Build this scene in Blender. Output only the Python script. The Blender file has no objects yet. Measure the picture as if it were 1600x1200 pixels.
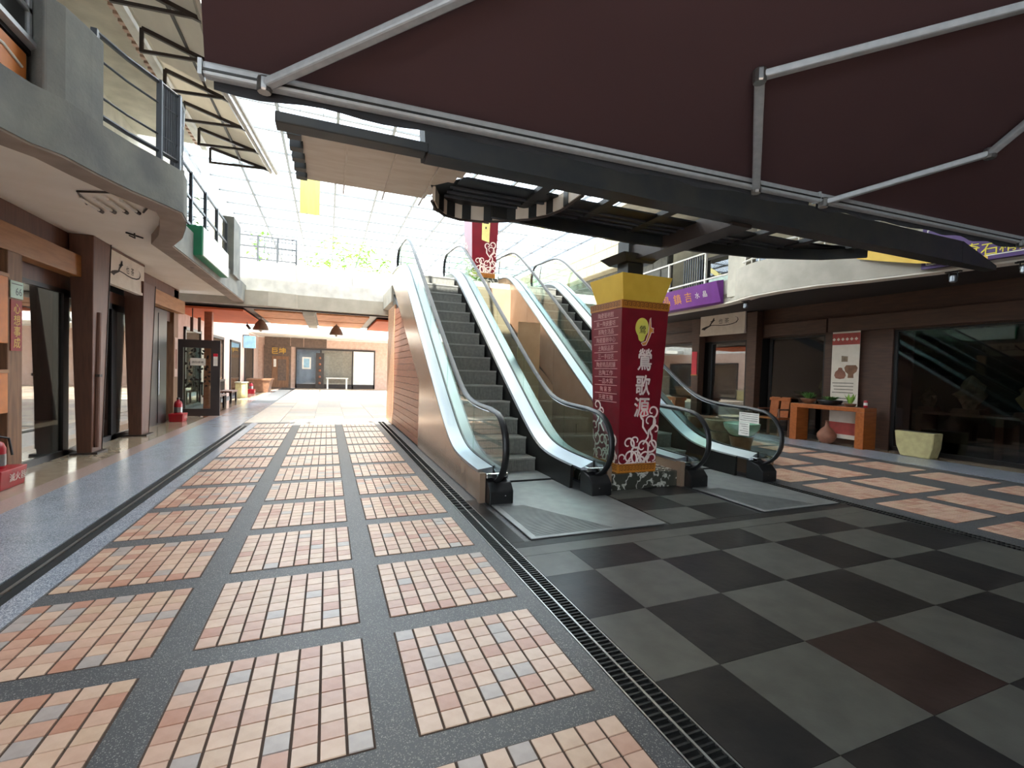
import bpy, math, random
from mathutils import Vector, Matrix
random.seed(7)
sc = bpy.context.scene
COL = sc.collection

# ---------------------------------------------------------------- camera
cam_d = bpy.data.cameras.new('camera'); cam_d.lens = 36 * 720.25 / 1600; cam_d.sensor_width = 36
cam_d.clip_start = 0.05; cam_d.clip_end = 300
cam = bpy.data.objects.new('camera', cam_d); COL.objects.link(cam)
CF = Vector((0.37153, 0.92809, -0.02459)); CR = Vector((0.92826, -0.37084, 0.02857)); CU = Vector((-0.0174, 0.03344, 0.99929))
cam.matrix_world = Matrix(((CR.x, CU.x, -CF.x, 0), (CR.y, CU.y, -CF.y, 0), (CR.z, CU.z, -CF.z, 1.45), (0, 0, 0, 1)))
sc.camera = cam
def pix(p):
    q = Vector(p) - Vector((0, 0, 1.45)); d = q.dot(CF)
    if d < 0.05: return None
    return 800 + 720.25 * q.dot(CR) / d, 600 - 720.25 * q.dot(CU) / d

# ---------------------------------------------------------------- light and exposure
w = bpy.data.worlds.new('World'); sc.world = w; w.use_nodes = True
bgn = w.node_tree.nodes['Background']
bgn.inputs[0].default_value = (0.80, 0.90, 1.0, 1); bgn.inputs[1].default_value = 3.2
sl = bpy.data.lights.new('sun', 'SUN'); sl.energy = 15.0; sl.angle = math.radians(0.6); sl.color = (1.0, 0.93, 0.82)
sun = bpy.data.objects.new('sun', sl); COL.objects.link(sun)
SUN_DIR = Vector((0.10, 0.46, -0.88))                       # the way the sunlight travels
sun.rotation_euler = SUN_DIR.to_track_quat('-Z', 'Y').to_euler(); sun.location = (0, -10, 20)
vs = sc.view_settings; vs.view_transform = 'Standard'; vs.look = 'None'; vs.gamma = 1.0; vs.use_curve_mapping = False
vs.exposure = 1.7
sc.cycles.max_bounces = 8; sc.cycles.transparent_max_bounces = 16

# ---------------------------------------------------------------- materials
def lin(c):
    if isinstance(c, str):
        c = [int(c[i:i + 2], 16) / 255 for i in (0, 2, 4)]
    return tuple(((x + 0.055) / 1.055) ** 2.4 if x > 0.04045 else x / 12.92 for x in c) + (1,)
def mat(name, col, rough=0.6, metal=0.0, col2=None, scale=6.0, bump=0.0, bscale=40.0, spec=0.5, stretch=None, detail=4.0, emit=0.0):
    m = bpy.data.materials.new(name); m.use_nodes = True
    nt = m.node_tree; b = nt.nodes['Principled BSDF']
    b.inputs['Roughness'].default_value = rough; b.inputs['Metallic'].default_value = metal
    b.inputs['Specular IOR Level'].default_value = spec
    c = lin(col); b.inputs['Base Color'].default_value = c
    tc = nt.nodes.new('ShaderNodeTexCoord'); mp = nt.nodes.new('ShaderNodeMapping'); nt.links.new(tc.outputs['Object'], mp.inputs[0])
    if stretch: mp.inputs['Scale'].default_value = stretch
    if col2 is None: col2 = tuple(max(0, x ** (1 / 2.2) * 0.9) for x in c[:3])
    n = nt.nodes.new('ShaderNodeTexNoise'); n.inputs['Scale'].default_value = scale; n.inputs['Detail'].default_value = detail
    nt.links.new(mp.outputs[0], n.inputs['Vector'])
    r = nt.nodes.new('ShaderNodeValToRGB'); r.color_ramp.elements[0].position = 0.35; r.color_ramp.elements[1].position = 0.65
    r.color_ramp.elements[0].color = c; r.color_ramp.elements[1].color = lin(col2)
    nt.links.new(n.outputs[0], r.inputs[0]); nt.links.new(r.outputs[0], b.inputs['Base Color'])
    if bump:
        n2 = nt.nodes.new('ShaderNodeTexNoise'); n2.inputs['Scale'].default_value = bscale; n2.inputs['Detail'].default_value = 3
        nt.links.new(mp.outputs[0], n2.inputs['Vector'])
        bm = nt.nodes.new('ShaderNodeBump'); bm.inputs['Strength'].default_value = bump; bm.inputs['Distance'].default_value = 0.02
        nt.links.new(n2.outputs[0], bm.inputs['Height']); nt.links.new(bm.outputs[0], b.inputs['Normal'])
    if emit:
        b.inputs['Emission Color'].default_value = c; b.inputs['Emission Strength'].default_value = emit
    return m
def terrazzo(name, base, chip, rough=0.3, scale=160.0, amount=0.78):
    m = mat(name, base, rough, scale=3.0); nt = m.node_tree; b = nt.nodes['Principled BSDF']
    tc = nt.nodes['Texture Coordinate']
    v = nt.nodes.new('ShaderNodeTexVoronoi'); v.inputs['Scale'].default_value = scale
    nt.links.new(tc.outputs['Object'], v.inputs['Vector'])
    sp = nt.nodes.new('ShaderNodeSeparateColor'); nt.links.new(v.outputs['Color'], sp.inputs[0])
    r = nt.nodes.new('ShaderNodeValToRGB'); r.color_ramp.elements[0].position = amount; r.color_ramp.elements[1].position = min(0.99, amount + 0.12)
    r.color_ramp.elements[0].color = (0, 0, 0, 1); r.color_ramp.elements[1].color = (1, 1, 1, 1)
    nt.links.new(sp.outputs[0], r.inputs[0])
    mx = nt.nodes.new('ShaderNodeMix'); mx.data_type = 'RGBA'
    src = b.inputs['Base Color'].links[0].from_socket
    nt.links.new(r.outputs[0], mx.inputs['Factor']); nt.links.new(src, mx.inputs['A']); mx.inputs['B'].default_value = lin(chip)
    nt.links.new(mx.outputs['Result'], b.inputs['Base Color'])
    return m
def glass(name, tint=(0.85, 0.93, 0.9), refl=0.1, graze=0.75):
    m = bpy.data.materials.new(name); m.use_nodes = True; nt = m.node_tree; nt.nodes.clear()
    o = nt.nodes.new('ShaderNodeOutputMaterial'); t = nt.nodes.new('ShaderNodeBsdfTransparent'); g = nt.nodes.new('ShaderNodeBsdfGlossy')
    t.inputs[0].default_value = tint + (1,); g.inputs['Roughness'].default_value = 0.02; g.inputs[0].default_value = (1, 1, 1, 1)
    lw = nt.nodes.new('ShaderNodeLayerWeight'); lw.inputs[0].default_value = 0.5
    mr = nt.nodes.new('ShaderNodeMapRange'); mr.inputs['To Min'].default_value = refl; mr.inputs['To Max'].default_value = graze
    pw = nt.nodes.new('ShaderNodeMath'); pw.operation = 'POWER'; pw.inputs[1].default_value = 3.0
    nt.links.new(lw.outputs['Facing'], pw.inputs[0]); nt.links.new(pw.outputs[0], mr.inputs['Value'])
    mx = nt.nodes.new('ShaderNodeMixShader'); nt.links.new(mr.outputs[0], mx.inputs[0])
    nt.links.new(t.outputs[0], mx.inputs[1]); nt.links.new(g.outputs[0], mx.inputs[2]); nt.links.new(mx.outputs[0], o.inputs[0])
    return m
def translucent(name, col, trans=0.5):
    m = bpy.data.materials.new(name); m.use_nodes = True; nt = m.node_tree; nt.nodes.clear()
    o = nt.nodes.new('ShaderNodeOutputMaterial'); d = nt.nodes.new('ShaderNodeBsdfDiffuse'); t = nt.nodes.new('ShaderNodeBsdfTranslucent')
    n = nt.nodes.new('ShaderNodeTexNoise'); n.inputs['Scale'].default_value = 3
    r = nt.nodes.new('ShaderNodeValToRGB'); r.color_ramp.elements[0].color = lin(col); r.color_ramp.elements[1].color = tuple(x * 0.85 for x in lin(col)[:3]) + (1,)
    nt.links.new(n.outputs[0], r.inputs[0]); nt.links.new(r.outputs[0], d.inputs[0]); nt.links.new(r.outputs[0], t.inputs[0])
    mx = nt.nodes.new('ShaderNodeMixShader'); mx.inputs[0].default_value = trans
    nt.links.new(d.outputs[0], mx.inputs[1]); nt.links.new(t.outputs[0], mx.inputs[2]); nt.links.new(mx.outputs[0], o.inputs[0])
    return m

M = {}
M['terr_dark'] = terrazzo('dark terrazzo', '454648', '8b8884', 0.5, 270, 0.84)
M['terr_blue'] = terrazzo('grey terrazzo', '858b97', 'b0b4bc', 0.24, 190, 0.6)  # blue-grey stone, tinted further to stand in for the sky's reflection
M['terr_band'] = mat('pink granite band', 'b09a90', 0.2, col2='a48f86', scale=60)
M['cream_tile'] = mat('polished cream tile', 'a08e78', 0.12, col2='968470', scale=8)
M['grout'] = mat('brown grout', '4c392d', 0.9, scale=20)
for i, (c1, c2) in enumerate([('cba792', 'c09c86'), ('d0b29c', 'c6a68f'), ('c29984', 'b78e79'), ('bb8a74', 'b07f69'), ('cbad94', 'bf9f86'), ('aea29b', 'a2968f'), ('c8a58d', 'd0b199')]):
    M['tile%d' % i] = mat('glazed paving tile %d' % i, c1, 0.34, col2=c2, scale=14, bump=0.05, bscale=60)
M['stone_dark'] = mat('black slate', '232222', 0.32, col2='2e2b29', scale=5, bump=0.06, bscale=18, spec=0.12)
M['stone_grey'] = mat('grey granite', '575650', 0.34, col2='4c4b46', scale=7, bump=0.02, bscale=70, spec=0.22)
M['stone_brown'] = mat('dark brown slate', '302522', 0.32, spec=0.12, col2='3a2e2a', scale=5, bump=0.05, bscale=18)
M['pave_a'] = mat('beige paving', 'c9b7a2', 0.35, scale=9); M['pave_b'] = mat('grey paving', 'a09488', 0.35, scale=9); M['pave_c'] = mat('brown paving', 'b49a84', 0.35, scale=9)
M['black'] = mat('black rubber', '111112', 0.45, scale=10); M['void'] = mat('drain void', '0a0a0a', 0.9)
M['iron'] = mat('cast iron', '2c2d2c', 0.5, 0.6, scale=30, bump=0.1)
M['steel'] = mat('brushed steel', '9c9c98', 0.32, 0.9, col2='8a8a88', scale=40, stretch=(1, 14, 1))
M['plate'] = mat('steel landing plate', '8b8d8b', 0.42, 0.55, col2='7e807f', scale=6)
M['alu'] = mat('anodised aluminium', '9a9ea4', 0.34, 0.9, col2='8d9298', scale=8, stretch=(1, .1, .1))
M['chrome'] = mat('chrome', 'd8d8d8', 0.1, 1.0)
M['step'] = mat('escalator step', '85837c', 0.5, 0.2, col2='76746e', scale=20)
M['nosing'] = mat('step nosing', 'a7a59e', 0.4, 0.4); M['skirt'] = mat('dark skirt panel', '1c1b1a', 0.3, 0.2)
M['clad'] = mat('copper tan cladding', 'b39a84', 0.26, 0.55, col2='a98f79', scale=3)
M['clad_m'] = mat('tan painted wall', '9a7f68', 0.6, col2='8f755f', scale=3); M['plank'] = mat('red brown cladding board', 'a3684c', 0.42, col2='8f573f', scale=9, stretch=(1, .4, 4), bump=0.08)
M['plank2'] = mat('tan cladding board', 'b58a68', 0.42, col2='a87b5b', scale=9, stretch=(1, .4, 4), bump=0.08)
M['concrete'] = mat('grey plaster', '86867f', 0.9, col2='6e6f6d', scale=2.2, bump=0.2, bscale=30, detail=10)
M['concrete_l'] = mat('light plaster', 'b9b2a4', 0.85, col2='aaa395', scale=3, bump=0.1, bscale=26, detail=8)
M['soffit'] = mat('cream soffit paint', 'efe7da', 0.8, col2='e8dfd0', scale=2)
M['lip'] = mat('brown soffit lip', 'a39284', 0.8, scale=3)
M['cream'] = mat('cream wall', 'c9c2b2', 0.85, scale=3)
M['white'] = mat('white paint', 'e6e3dc', 0.7, scale=4); M['offwhite'] = mat('sign board', 'd3c8b8', 0.6, col2='c9bdac', scale=5)
M['pinkwall'] = mat('pink stone wall', 'c9ab9b', 0.7, col2='bb9c8b', scale=5)
M['wood_o'] = mat('orange brown beam', 'a5703f', 0.5, col2='93602f', scale=5, stretch=(4, .5, 4), bump=0.05)
M['wood_d'] = mat('dark brown post', '6b4737', 0.5, col2='5c3c2f', scale=6, stretch=(4, 4, .4), bump=0.06)
M['wood_m'] = mat('weathered post', '8a6244', 0.6, col2='6f4d35', scale=6, stretch=(4, 4, .4), bump=0.1)
M['wood_t'] = mat('table wood', 'a2592a', 0.35, col2='8e4b20', scale=5, stretch=(.6, 4, 4))
M['wood_s'] = mat('carved door wood', '6b5648', 0.6, col2='57463b', scale=7, bump=0.1)
M['frame'] = mat('dark door frame', '1f1d1c', 0.35, 0.2); M['frame_b'] = mat('brown door frame', '3a3331', 0.4, 0.2)
M['steel_d'] = mat('dark painted steel', '25282a', 0.5, 0.25, col2='34332f', scale=4, bump=0.06, bscale=12)
M['steel_b'] = mat('brown painted steel', '3a2f29', 0.55, 0.1, scale=5)
M['deck_d'] = mat('dark roof sheet', '16191b', 0.45, 0.2, scale=4)
M['tan_c'] = mat('tan corrugated ceiling', 'e4d8c6', 0.5, 0.1, col2='d9cab5', scale=3, stretch=(1, 5, 1))
M['fabric'] = translucent('maroon awning cloth', '6a5354', 0.25)
M['fabric2'] = mat('awning valance cloth', '343538', 0.95, scale=4)
M['rail'] = mat('grey railing paint', '4f5358', 0.45, 0.3); M['rail_w'] = mat('white railing paint', 'd9d4c8', 0.5)
M['red'] = mat('maroon sign panel', '74101f', 0.32, col2='670e1b', scale=3); M['gold'] = mat('gold band', 'b9762a', 0.45, col2='a8681f', scale=9)
M['goldline'] = mat('dark gold key pattern', '6b3a10', 0.5); M['goldtxt'] = mat('gold lettering', 'e6b53c', 0.45)
M['yellow'] = mat('yellow board', 'e6bd48', 0.5, col2='dcb03c', scale=4); M['scroll'] = mat('cream scroll print', 'f0dcd2', 0.6)
M['paper'] = mat('paper', 'e9e4da', 0.8); M['tanboard'] = mat('tan board face', 'c09a72', 0.7, col2='b58f66', scale=3); M['paper_y'] = mat('yellow poster', 'eadb8a', 0.7); M['ink'] = mat('ink', '2a211c', 0.8); M['reddisc'] = mat('bright red', 'cf1030', 0.5)
M['pinktxt'] = mat('pale red print', 'd3a09a', 0.6)
M['marble'] = mat('veined dark marble', '35352f', 0.25, col2='b9b6ab', scale=5, detail=6)
for e_, p_ in zip(M['marble'].node_tree.nodes['Color Ramp'].color_ramp.elements, (0.46, 0.50)): e_.position = p_
e_ = M['marble'].node_tree.nodes['Color Ramp'].color_ramp.elements.new(0.53); e_.color = lin('3a3a33')
M['purple'] = mat('purple sign', '6f2a86', 0.45, col2='652578', scale=3); M['purple_d'] = mat('deep purple sign', '4b2a6a', 0.45)
M['green'] = mat('green sign side', '1d8a5c', 0.45); M['mint'] = mat('mint sign face', 'cfe3d6', 0.3)
M['orange'] = mat('orange ceiling board', 'e2703f', 0.7, col2='d8683a', scale=3); M['peach'] = mat('peach ceiling board', 'f0a878', 0.7)
M['orange_b'] = mat('orange board', 'd47a2e', 0.5)
M['extred'] = mat('fire red', 'b01523', 0.35); M['plate_g'] = mat('pale green number plate', 'a9c7b6', 0.4)
M['leaf'] = mat('leaf', '6f9a35', 0.5, col2='87ad45', scale=5); M['leaf_d'] = mat('dark leaf', '3f6a2c', 0.5, col2='547c36', scale=5)
M['clay'] = mat('clay', '8c5a44', 0.6, col2='794b38', scale=7); M['stoneware'] = mat('stoneware', '8b7a64', 0.6, col2='6e5d49', scale=9, bump=0.1)
M['celadon'] = mat('celadon glaze', '7fa08c', 0.2, col2='a7bfae', scale=6); M['brown_g'] = mat('brown glaze', '6a4a36', 0.3, col2='7f5b44', scale=8)
M['limestone'] = mat('pale carved stone', 'b3a777', 0.8, col2='a09468', scale=8, bump=0.25, bscale=20)
M['couplet'] = mat('red couplet paper', '9c2f2a', 0.6, scale=6)
M['goldo'] = mat('orange lettering', 'e39a33', 0.5); M['yeltxt'] = mat('yellow lettering', 'e8d43a', 0.5); M['bandred'] = mat('red print band', 'a5443c', 0.7, scale=9)
M['rust'] = mat('corroded soffit', '8d6f55', 0.9)
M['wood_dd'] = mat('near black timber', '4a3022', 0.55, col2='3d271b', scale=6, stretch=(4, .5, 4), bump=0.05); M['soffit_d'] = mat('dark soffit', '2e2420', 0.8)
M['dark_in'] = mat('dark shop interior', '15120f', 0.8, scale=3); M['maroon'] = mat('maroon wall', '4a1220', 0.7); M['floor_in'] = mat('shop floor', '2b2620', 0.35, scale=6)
M['roofsheet'] = translucent('added milky roof sheet', 'c8ccd0', 0.22); M['roofframe'] = mat('grey roof frame', '55585a', 0.5, 0.3)  # milky sheet is for the added near roof, lets soft fill through
M['tilewall'] = mat('beige tile cladding', 'a0977f', 0.7, col2='938a74', scale=4)
M['greystone'] = mat('grey stone cladding', '57544c', 0.8, col2='494740', scale=8, bump=0.2, bscale=30)
M['lampmetal'] = mat('pendant shade', '8a7f74', 0.4, 0.4); M['bluebox'] = mat('pale blue fitting', '8fb6cc', 0.4)
M['glass_e'] = glass('balustrade glass', (0.80, 0.90, 0.86), 0.045, 0.4); M['glass_s'] = glass('shop window glass', (0.60, 0.62, 0.60), 0.10, 0.75); M['glass_sr'] = glass('dark shop window glass', (0.5, 0.5, 0.48), 0.035, 0.45)
M['glass_r'] = glass('roof glass', (0.80, 0.83, 0.85), 0.03, 0.3)
M['glass_dk'] = glass('dim window glass', (0.45, 0.47, 0.46), 0.10, 0.6)
M['sheet'] = translucent('beige awning sheet', 'cbc4b8', 0.3); M['yellowcloth'] = translucent('yellow cloth', 'f6eeb4', 0.5); M['screen'] = translucent('white shade screen', 'f2f0ea', 0.6)

# ---------------------------------------------------------------- mesh helpers
class MB:
    def __init__(s): s.v = []; s.f = []; s.m = []
    def add(s, vs, fs, mi=0):
        o = len(s.v); s.v += [tuple(p) for p in vs]; s.f += [tuple(i + o for i in f) for f in fs]; s.m += [mi] * len(fs); return s
    def hexa(s, p, mi=0):
        return s.add(p, [(3, 2, 1, 0), (4, 5, 6, 7), (0, 1, 5, 4), (1, 2, 6, 5), (2, 3, 7, 6), (3, 0, 4, 7)], mi)
    def box(s, x0, y0, z0, x1, y1, z1, mi=0):
        return s.hexa([(x0, y0, z0), (x1, y0, z0), (x1, y1, z0), (x0, y1, z0), (x0, y0, z1), (x1, y0, z1), (x1, y1, z1), (x0, y1, z1)], mi)
    def taper(s, cx, cy, z0, z1, a0, b0, a1, b1, mi=0, dx=0, dy=0):
        return s.hexa([(cx - a0, cy - b0, z0), (cx + a0, cy - b0, z0), (cx + a0, cy + b0, z0), (cx - a0, cy + b0, z0),
                       (cx + dx - a1, cy + dy - b1, z1), (cx + dx + a1, cy + dy - b1, z1), (cx + dx + a1, cy + dy + b1, z1), (cx + dx - a1, cy + dy + b1, z1)], mi)
    def prism(s, poly, ax, a, b, mi=0):
        n = len(poly)
        def P(u, v, t): return {'x': (t, u, v), 'y': (u, t, v), 'z': (u, v, t)}[ax]
        vs = [P(u, v, a) for u, v in poly] + [P(u, v, b) for u, v in poly]
        fs = [tuple(range(n)), tuple(range(2 * n - 1, n - 1, -1))] + [(i, i + n, (i + 1) % n + n, (i + 1) % n) for i in range(n)]
        return s.add(vs, fs, mi)
    def bar(s, p, q, w=0.05, h=None, up=(0, 0, 1)):
        h = h or w; p, q = Vector(p), Vector(q); d = (q - p).normalized(); u = Vector(up)
        if abs(d.dot(u)) > 0.98: u = Vector((1, 0, 0))
        r = d.cross(u).normalized(); u = r.cross(d).normalized()
        c = [(-1, -1), (1, -1), (1, 1), (-1, 1)]
        return s.hexa([p + r * (a * w / 2) + u * (b * h / 2) for a, b in c] + [q + r * (a * w / 2) + u * (b * h / 2) for a, b in c])
    def tube(s, pts, r=0.02, n=8, r2=None, cap=True):
        pts = [Vector(p) for p in pts]; rings = []; k = len(pts); fs = []; vs = []
        prev = None
        for i, p in enumerate(pts):
            d = (pts[min(i + 1, k - 1)] - pts[max(i - 1, 0)]).normalized()
            if prev is None:
                a = Vector((1, 0, 0)) if abs(d.x) < 0.9 else Vector((0, 0, 1)); nrm = (a - d * a.dot(d)).normalized()
            else: nrm = (prev - d * prev.dot(d)).normalized()
            prev = nrm; bi = d.cross(nrm); rr = r if not isinstance(r, (list, tuple)) else r[i]; rb = r2 or rr
            for j in range(n):
                t = 2 * math.pi * j / n; vs.append(p + nrm * math.cos(t) * rr + bi * math.sin(t) * rb)
        for i in range(k - 1):
            for j in range(n): fs.append((i * n + j, i * n + (j + 1) % n, (i + 1) * n + (j + 1) % n, (i + 1) * n + j))
        if cap: fs += [tuple(range(n - 1, -1, -1)), tuple((k - 1) * n + j for j in range(n))]
        return s.add(vs, fs)
    def lathe(s, prof, cx, cy, n=20, z0=0.0, mi=0):
        k = len(prof); vs = []; fs = []
        for r, z in prof:
            for j in range(n): t = 2 * math.pi * j / n; vs.append((cx + r * math.cos(t), cy + r * math.sin(t), z0 + z))
        for i in range(k - 1):
            for j in range(n): fs.append((i * n + j, i * n + (j + 1) % n, (i + 1) * n + (j + 1) % n, (i + 1) * n + j))
        fs += [tuple(range(n - 1, -1, -1)), tuple((k - 1) * n + j for j in range(n))]
        return s.add(vs, fs, mi)
    def sweep(s, prof, ys):                      # prof(y) -> closed list of (x, z) for a section at y
        secs = [prof(y) for y in ys]; n = len(secs[0]); vs = []; fs = []
        for y, se in zip(ys, secs): vs += [(x, y, z) for x, z in se]
        for i in range(len(ys) - 1):
            for j in range(n): fs.append((i * n + j, i * n + (j + 1) % n, (i + 1) * n + (j + 1) % n, (i + 1) * n + j))
        fs += [tuple(range(n - 1, -1, -1)), tuple((len(ys) - 1) * n + j for j in range(n))]
        return s.add(vs, fs)
    def wallcurve(s, pts, z0, z1, th):           # a wall along a plan curve, thickness to the left of travel
        o = []; n = len(pts)
        for i in range(n):
            a = Vector(pts[max(i - 1, 0)]); b = Vector(pts[min(i + 1, n - 1)]); d = (b - a).normalized(); o.append((pts[i][0] - d.y * th, pts[i][1] + d.x * th))
        vs = [];
        for p, q in zip(pts, o): vs += [(p[0], p[1], z0), (q[0], q[1], z0), (q[0], q[1], z1), (p[0], p[1], z1)]
        fs = [(0, 1, 2, 3), tuple(4 * (n - 1) + k for k in (3, 2, 1, 0))]
        for i in range(n - 1):
            for j in range(4): fs.append((4 * i + j, 4 * i + 4 + j, 4 * i + 4 + (j + 1) % 4, 4 * i + (j + 1) % 4))
        return s.add(vs, fs)

def wloc(o):
    v = Vector((0, 0, 0))
    while o: v += o.location; o = o.parent
    return v
def obj(name, mb, m, parent=None, smooth=False, bevel=0.0, kind=None, label=None):
    base = wloc(parent)
    me = bpy.data.meshes.new(name); me.from_pydata([(x - base.x, y - base.y, z - base.z) for x, y, z in mb.v], [], mb.f)
    ms = m if isinstance(m, (list, tuple)) else [m]
    for k in ms: me.materials.append(M[k])
    if len(ms) > 1: me.polygons.foreach_set('material_index', mb.m)
    if smooth: me.polygons.foreach_set('use_smooth', [True] * len(me.polygons))
    me.validate(); me.update()
    o = bpy.data.objects.new(name, me); COL.objects.link(o); o.parent = parent
    if smooth:
        md = o.modifiers.new('split', 'EDGE_SPLIT'); md.split_angle = math.radians(40)
    if bevel:
        bv = o.modifiers.new('bevel', 'BEVEL'); bv.width = bevel; bv.segments = 2; bv.limit_method = 'ANGLE'
    if kind: o['kind'] = kind
    if label: o['label'] = label
    return o
def tag(o, label, cat, group=None):
    o['label'] = label; o['category'] = cat
    if group: o['group'] = group
    return o
def thing(name, label, cat, loc=(0, 0, 0), group=None):
    o = bpy.data.objects.new(name, None); o.empty_display_size = 0.1; COL.objects.link(o); o.location = loc
    return tag(o, label, cat, group)
def struct(name, mb, m, parent=None, **k):
    o = obj(name, mb, m, parent, **k)
    if parent is None: o['kind'] = 'structure'
    return o
def copytree(o, parent=None):
    c = o.copy(); COL.objects.link(c)
    c.parent = parent
    for ch in o.children: copytree(ch, c)
    return c
_tc = {}
def glyphs(s):                                   # flat outline of a line of writing, unit size, centred
    if s in _tc: return _tc[s]
    cu = bpy.data.curves.new('t', 'FONT'); cu.body = s; cu.resolution_u = 2; cu.align_x = 'CENTER'; cu.align_y = 'CENTER'
    o = bpy.data.objects.new('t', cu); COL.objects.link(o)
    dg = bpy.context.evaluated_depsgraph_get(); me = bpy.data.meshes.new_from_object(o.evaluated_get(dg))
    vs = [(v.co.x, v.co.y) for v in me.vertices]; fs = [tuple(p.vertices) for p in me.polygons]
    bpy.data.objects.remove(o); bpy.data.curves.remove(cu); bpy.data.meshes.remove(me)
    if vs:
        cx = (min(v[0] for v in vs) + max(v[0] for v in vs)) / 2; cy = (min(v[1] for v in vs) + max(v[1] for v in vs)) / 2
        vs = [(x - cx, y - cy) for x, y in vs]
    _tc[s] = (vs, fs); return _tc[s]
def text(name, s, size, m, o, xd, parent, up=(0, 0, 1), sx=1.0, kind=None):
    vs, fs = glyphs(s); o, xd, up = Vector(o), Vector(xd), Vector(up)
    mb = MB(); mb.add([o + xd * (x * size * sx) + up * (y * size) for x, y in vs], fs)
    return obj(name, mb, m, parent, kind=kind)
def ribbon(mb, pts, w, fn):                      # a flat stroke along 2D points, placed by fn(u, v); w number or list
    n = len(pts); L = []; R = []
    for i, p in enumerate(pts):
        a = pts[max(i - 1, 0)]; b = pts[min(i + 1, n - 1)]; dx, dy = b[0] - a[0], b[1] - a[1]; l = math.hypot(dx, dy) or 1
        ww = (w[i] if isinstance(w, (list, tuple)) else w) / 2
        L.append(fn(p[0] - dy / l * ww, p[1] + dx / l * ww)); R.append(fn(p[0] + dy / l * ww, p[1] - dx / l * ww))
    vs = L + R; mb.add(vs, [(i, i + 1, n + i + 1, n + i) for i in range(n - 1)])
def spiral(x, y, r, a0, turns=1.3, cw=1, n=16):  # a curl: from its stem end inward
    return [(x + r * (1 - 0.75 * t / n) * math.cos(a0 + cw * turns * 2 * math.pi * t / n), y + r * (1 - 0.75 * t / n) * math.sin(a0 + cw * turns * 2 * math.pi * t / n)) for t in range(n + 1)]

# ================================================================ FLOOR
fl = struct('floor', MB().box(-9, -10, -0.25, 17, 40, -0.012), 'terr_dark')
def zone(name, x0, x1, y0, y1, m): y0 = -10 if y0 == -3 else y0; return obj(name, MB().box(x0, y0, -0.012, x1, y1, 0), m, fl)
zone('polished_border', -3.72, -3.05, -10, 33.9, 'cream_tile'); zone('granite_band', -3.05, -2.80, -3, 33.9, 'terr_band')
zone('terrazzo_band', -2.80, -1.93, -3, 20, 'terr_blue'); zone('terrazzo_border', -1.75, -1.60, -3, 13.2, 'terr_blue')
zone('terrazzo_bed', -1.60, 1.28, -3, 13.2, 'terr_dark'); zone('terrazzo_bed', 5.9, 9.7, -3, 13.2, 'terr_dark')
zone('terrazzo_band', 9.85, 10.9, -3, 20, 'terr_blue'); zone('polished_border', 10.9, 11.5, -3, 20, 'cream_tile')
# paving blocks of eight by eight small tiles
TM = [bpy.data.meshes.new('paving_tile') for _ in range(7)]
tmb = MB().taper(0, 0, -0.006, 0.0, 0.0448, 0.0450, 0.0438, 0.0442)
for i, me in enumerate(TM):
    me.from_pydata(tmb.v, [], tmb.f); me.materials.append(M['tile%d' % i])
cand = []; rest = MB()
BLK = [(-1.58, -8, 13), (-0.606, -8, 13), (0.364, -8, 13), (6.15, -3, 12), (7.18, -3, 12), (8.62, -3, 12)]
W8 = [0, 0, 1, 1, 1, 4, 4, 6, 6, 2, 2, 5, 3]
grout = MB()
for bi, (bx, k0, k1) in enumerate(BLK):
    for k in range(k0, k1):
        y0 = 0.851 + k * 0.9327
        grout.box(bx - 0.004, y0 - 0.004, -0.01, bx + 0.804, y0 + 0.768, 0.001)
        for i in range(8):
            for j in range(8):
                x, y = bx + 0.05 + i * 0.1, y0 + 0.0478 + j * 0.0955
                t = random.choice(W8)
                if bi == 0 and random.random() < 0.35: t = random.choice([0, 2, 3, 5])
                if bi >= 3: t = random.choice([0, 2, 6, 3, 4, 0])
                p = pix((x, y, 0)); q = pix((x + 0.1, y + 0.0955, 0))
                big = 0
                if p and q and -10 < p[0] < 1610 and p[1] < 1215: big = abs(p[1] - q[1]) * 10 + abs(p[0] - q[0])
                cand.append((big, x, y, t))
obj('grout_bed', grout, 'grout', fl, kind='stuff')
cand.sort(key=lambda c: -c[0])
for n, (big, x, y, t) in enumerate(cand):
    z = 0.006 + random.uniform(-0.0006, 0.0006)
    if n < 300:
        o = bpy.data.objects.new('paving_tile', TM[t]); COL.objects.link(o); o.parent = fl; o.location = (x, y, z)
    else:
        rest.add([(a + x, b + y, c + z) for a, b, c in tmb.v], tmb.f, t)
obj('paving_tiles_beyond', rest, ['tile%d' % i for i in range(7)], fl, kind='stuff')
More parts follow.
